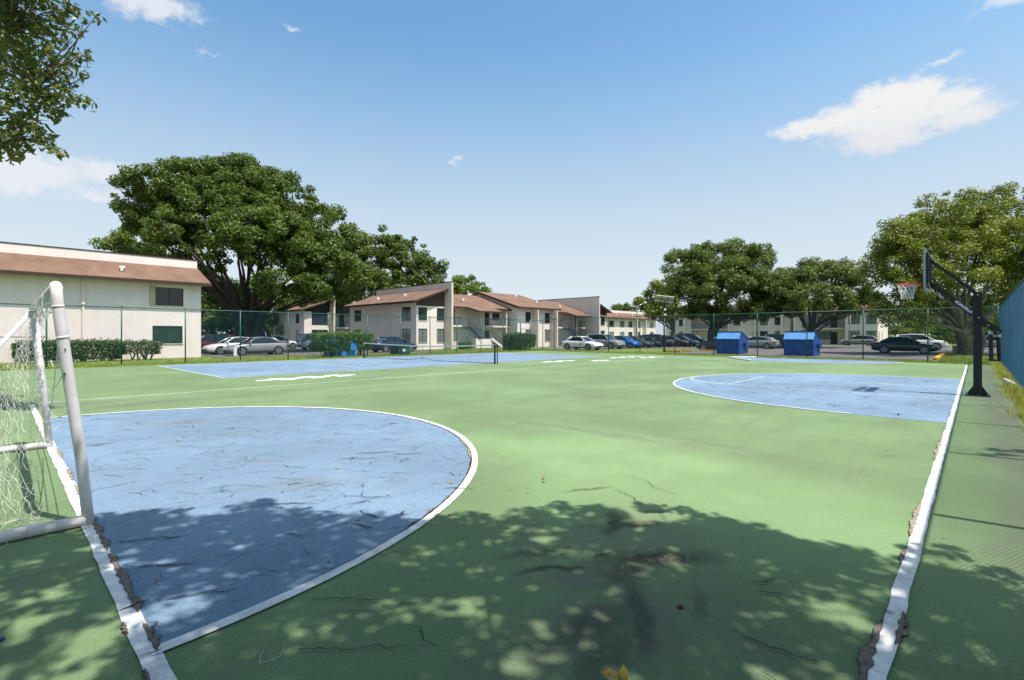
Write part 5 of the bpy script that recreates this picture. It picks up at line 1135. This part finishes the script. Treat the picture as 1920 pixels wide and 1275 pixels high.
# ------------------------------------------------------------------ sky, sun, camera
SUN = Vector((.06,-.40,1)).normalized(); elev = math.asin(SUN.z)
w = bpy.data.worlds.new('World'); bpy.context.scene.world = w; w.use_nodes = True; nt = w.node_tree; t = NT(nt); bg = nt.nodes['Background']
sky = nt.nodes.new('ShaderNodeTexSky'); sky.sky_type = 'NISHITA'; sky.sun_disc = False; sky.sun_elevation = elev; sky.sun_rotation = math.atan2(SUN.x, SUN.y)
sky.air_density = 1.0; sky.dust_density = 1.2; sky.ozone_density = 2.0; sky.altitude = 0
dirv = nt.nodes.new('ShaderNodeTexCoord').outputs['Generated']; sx = nt.nodes.new('ShaderNodeSeparateXYZ'); t.l(dirv, sx.inputs[0])
azf = math.atan2(FW[1], FW[0])
# bearing from the court's diagonal (clockwise positive, degrees) and elevation (degrees)
rx = t.math('ADD', t.math('MULTIPLY', sx.outputs['X'], RT[0]), t.math('MULTIPLY', sx.outputs['Y'], RT[1])); fy = t.math('ADD', t.math('MULTIPLY', sx.outputs['X'], FW[0]), t.math('MULTIPLY', sx.outputs['Y'], FW[1]))
az = t.math('MULTIPLY', t.math('ARCTAN2', rx, fy), 180/math.pi); el = t.math('MULTIPLY', t.math('ARCSINE', sx.outputs['Z']), 180/math.pi)
cv = nt.nodes.new('ShaderNodeCombineXYZ'); t.l(az, cv.inputs[0]); t.l(t.math('MULTIPLY', el, 1.5), cv.inputs[1])
n1 = t.noise(cv.outputs[0], .42, 7, .58, .3); n2 = t.noise(t.map(cv.outputs[0], (31,7,3)), .3, 6, .6, .2); n3 = t.noise(t.map(cv.outputs[0], (3,17,3)), .95, 5, .6)
azw = t.math('ADD', az, t.math('MULTIPLY', t.math('SUBTRACT', n1, .5), 4.2)); elw = t.math('ADD', el, t.math('MULTIPLY', t.math('SUBTRACT', n2, .5), 3.4))
azm = t.math('ADD', az, t.math('MULTIPLY', t.math('SUBTRACT', n1, .5), 1.1)); elm = t.math('ADD', el, t.math('MULTIPLY', t.math('SUBTRACT', n2, .5), .6))
def puff(a0, e0, ra, re, k=1., A_=None, E_=None):
    da = t.math('MULTIPLY', t.math('SUBTRACT', A_ or azw, a0), 1/ra); de = t.math('MULTIPLY', t.math('SUBTRACT', E_ or elw, e0), 1/re)
    d = t.math('SQRT', t.math('ADD', t.math('MULTIPLY', da, da), t.math('MULTIPLY', de, de)))
    return t.math('MULTIPLY', t.math('SUBTRACT', 1.25, d), k)
def union(lst):
    tot = None
    for p in lst: tot = p if tot is None else t.math('MAXIMUM', tot, p)
    return tot
main = union([puff(*q,1.,azm,elm) for q in ((38.0,19.4,5.6,2.1),(31.8,19.9,3.6,.9),(42.9,18.2,2.6,1.0),(38.6,20.8,3.0,1.6),(36.4,21.1,1.7,1.35),(40.2,20.7,1.8,1.3),(37.6,17.6,3.6,1.1),(34.4,20.1,3.2,1.3),(41.8,19.4,2.6,1.2))])
dens = t.math('ADD', main, t.math('MULTIPLY', t.math('SUBTRACT', n3, .5), 1.15)); mmask = t.ramp(dens, -.05, .8)
thin = union([puff(-46,13.3,6,2.0,1.1),puff(-40,14.3,2.4,1.3,.75),puff(-40,12.4,2.4,.9,.55),puff(-36.5,28.8,4.0,1.5,.9),puff(-24.6,29.8,1.0,.4,.55),puff(41.4,22.9,1.5,.45,.5),puff(-6.8,19.5,.7,.35,.4),puff(45.5,26.,2.5,.6,.5),puff(44,28,3,.5,.45),puff(36,5.6,3.2,1.3,.8),puff(46,5,5,1.,.7),puff(-32,26,1,.4,.35)])
tmask = t.math('MULTIPLY', t.ramp(t.math('ADD', thin, t.math('MULTIPLY', t.math('SUBTRACT', n3, .5), 1.1)), .0, .85), .85)
SKYK = 1.0
skc = sky.outputs[0]
skc = t.mix(1.0, skc, t.mix(t.ramp(el, 6, 28), (1.2,1.12,.95), (1.12,1.5,1.5)), 'MULTIPLY')
skc = t.mix(1.0, skc, t.mix(t.ramp(el, 34, 62), (1,1,1), (1.5,1.2,.98)), 'MULTIPLY')   # unseen upper sky brightened and warmed to add fill light
skc = t.mix(t.ramp(el, 33.5, -1, 0, .88), skc, (5.05,5.75,6.4))   # pale humid air towards the horizon
lowc = t.ramp(el, 15.5, 20.5)
ccol = t.mix(lowc, (5.2,5.35,5.7), (6.1,6.1,6.15))
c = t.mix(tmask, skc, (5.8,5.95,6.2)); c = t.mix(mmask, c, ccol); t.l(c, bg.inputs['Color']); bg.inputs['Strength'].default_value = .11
sd_ = bpy.data.lights.new('sun', 'SUN'); sd_.energy = 5.0; sd_.angle = R(.53); sd_.color = (1,.95,.88)
so = bpy.data.objects.new('sun', sd_); C.objects.link(so); so.rotation_euler = SUN.to_track_quat('Z','Y').to_euler(); so.location = (0,0,40)
cam = bpy.data.cameras.new('camera'); cam.sensor_width = 36; cam.lens = 914/1920*36; cam.shift_y = -10.5/1920; cam.clip_end = 3000; cam.clip_start = .05
co_ = bpy.data.objects.new('camera', cam); C.objects.link(co_); co_.location = (0,0,CAM_H); co_.rotation_euler = (R(90),0,math.atan2(FW[1],FW[0])-R(90))
sc = bpy.context.scene; sc.camera = co_
sc.view_settings.view_transform = 'Standard'; sc.view_settings.look = 'None'; sc.view_settings.gamma = 1; sc.view_settings.exposure = .4
sc.cycles.max_bounces = 6; sc.cycles.diffuse_bounces = 3; sc.cycles.transmission_bounces = 3; sc.cycles.transparent_max_bounces = 8
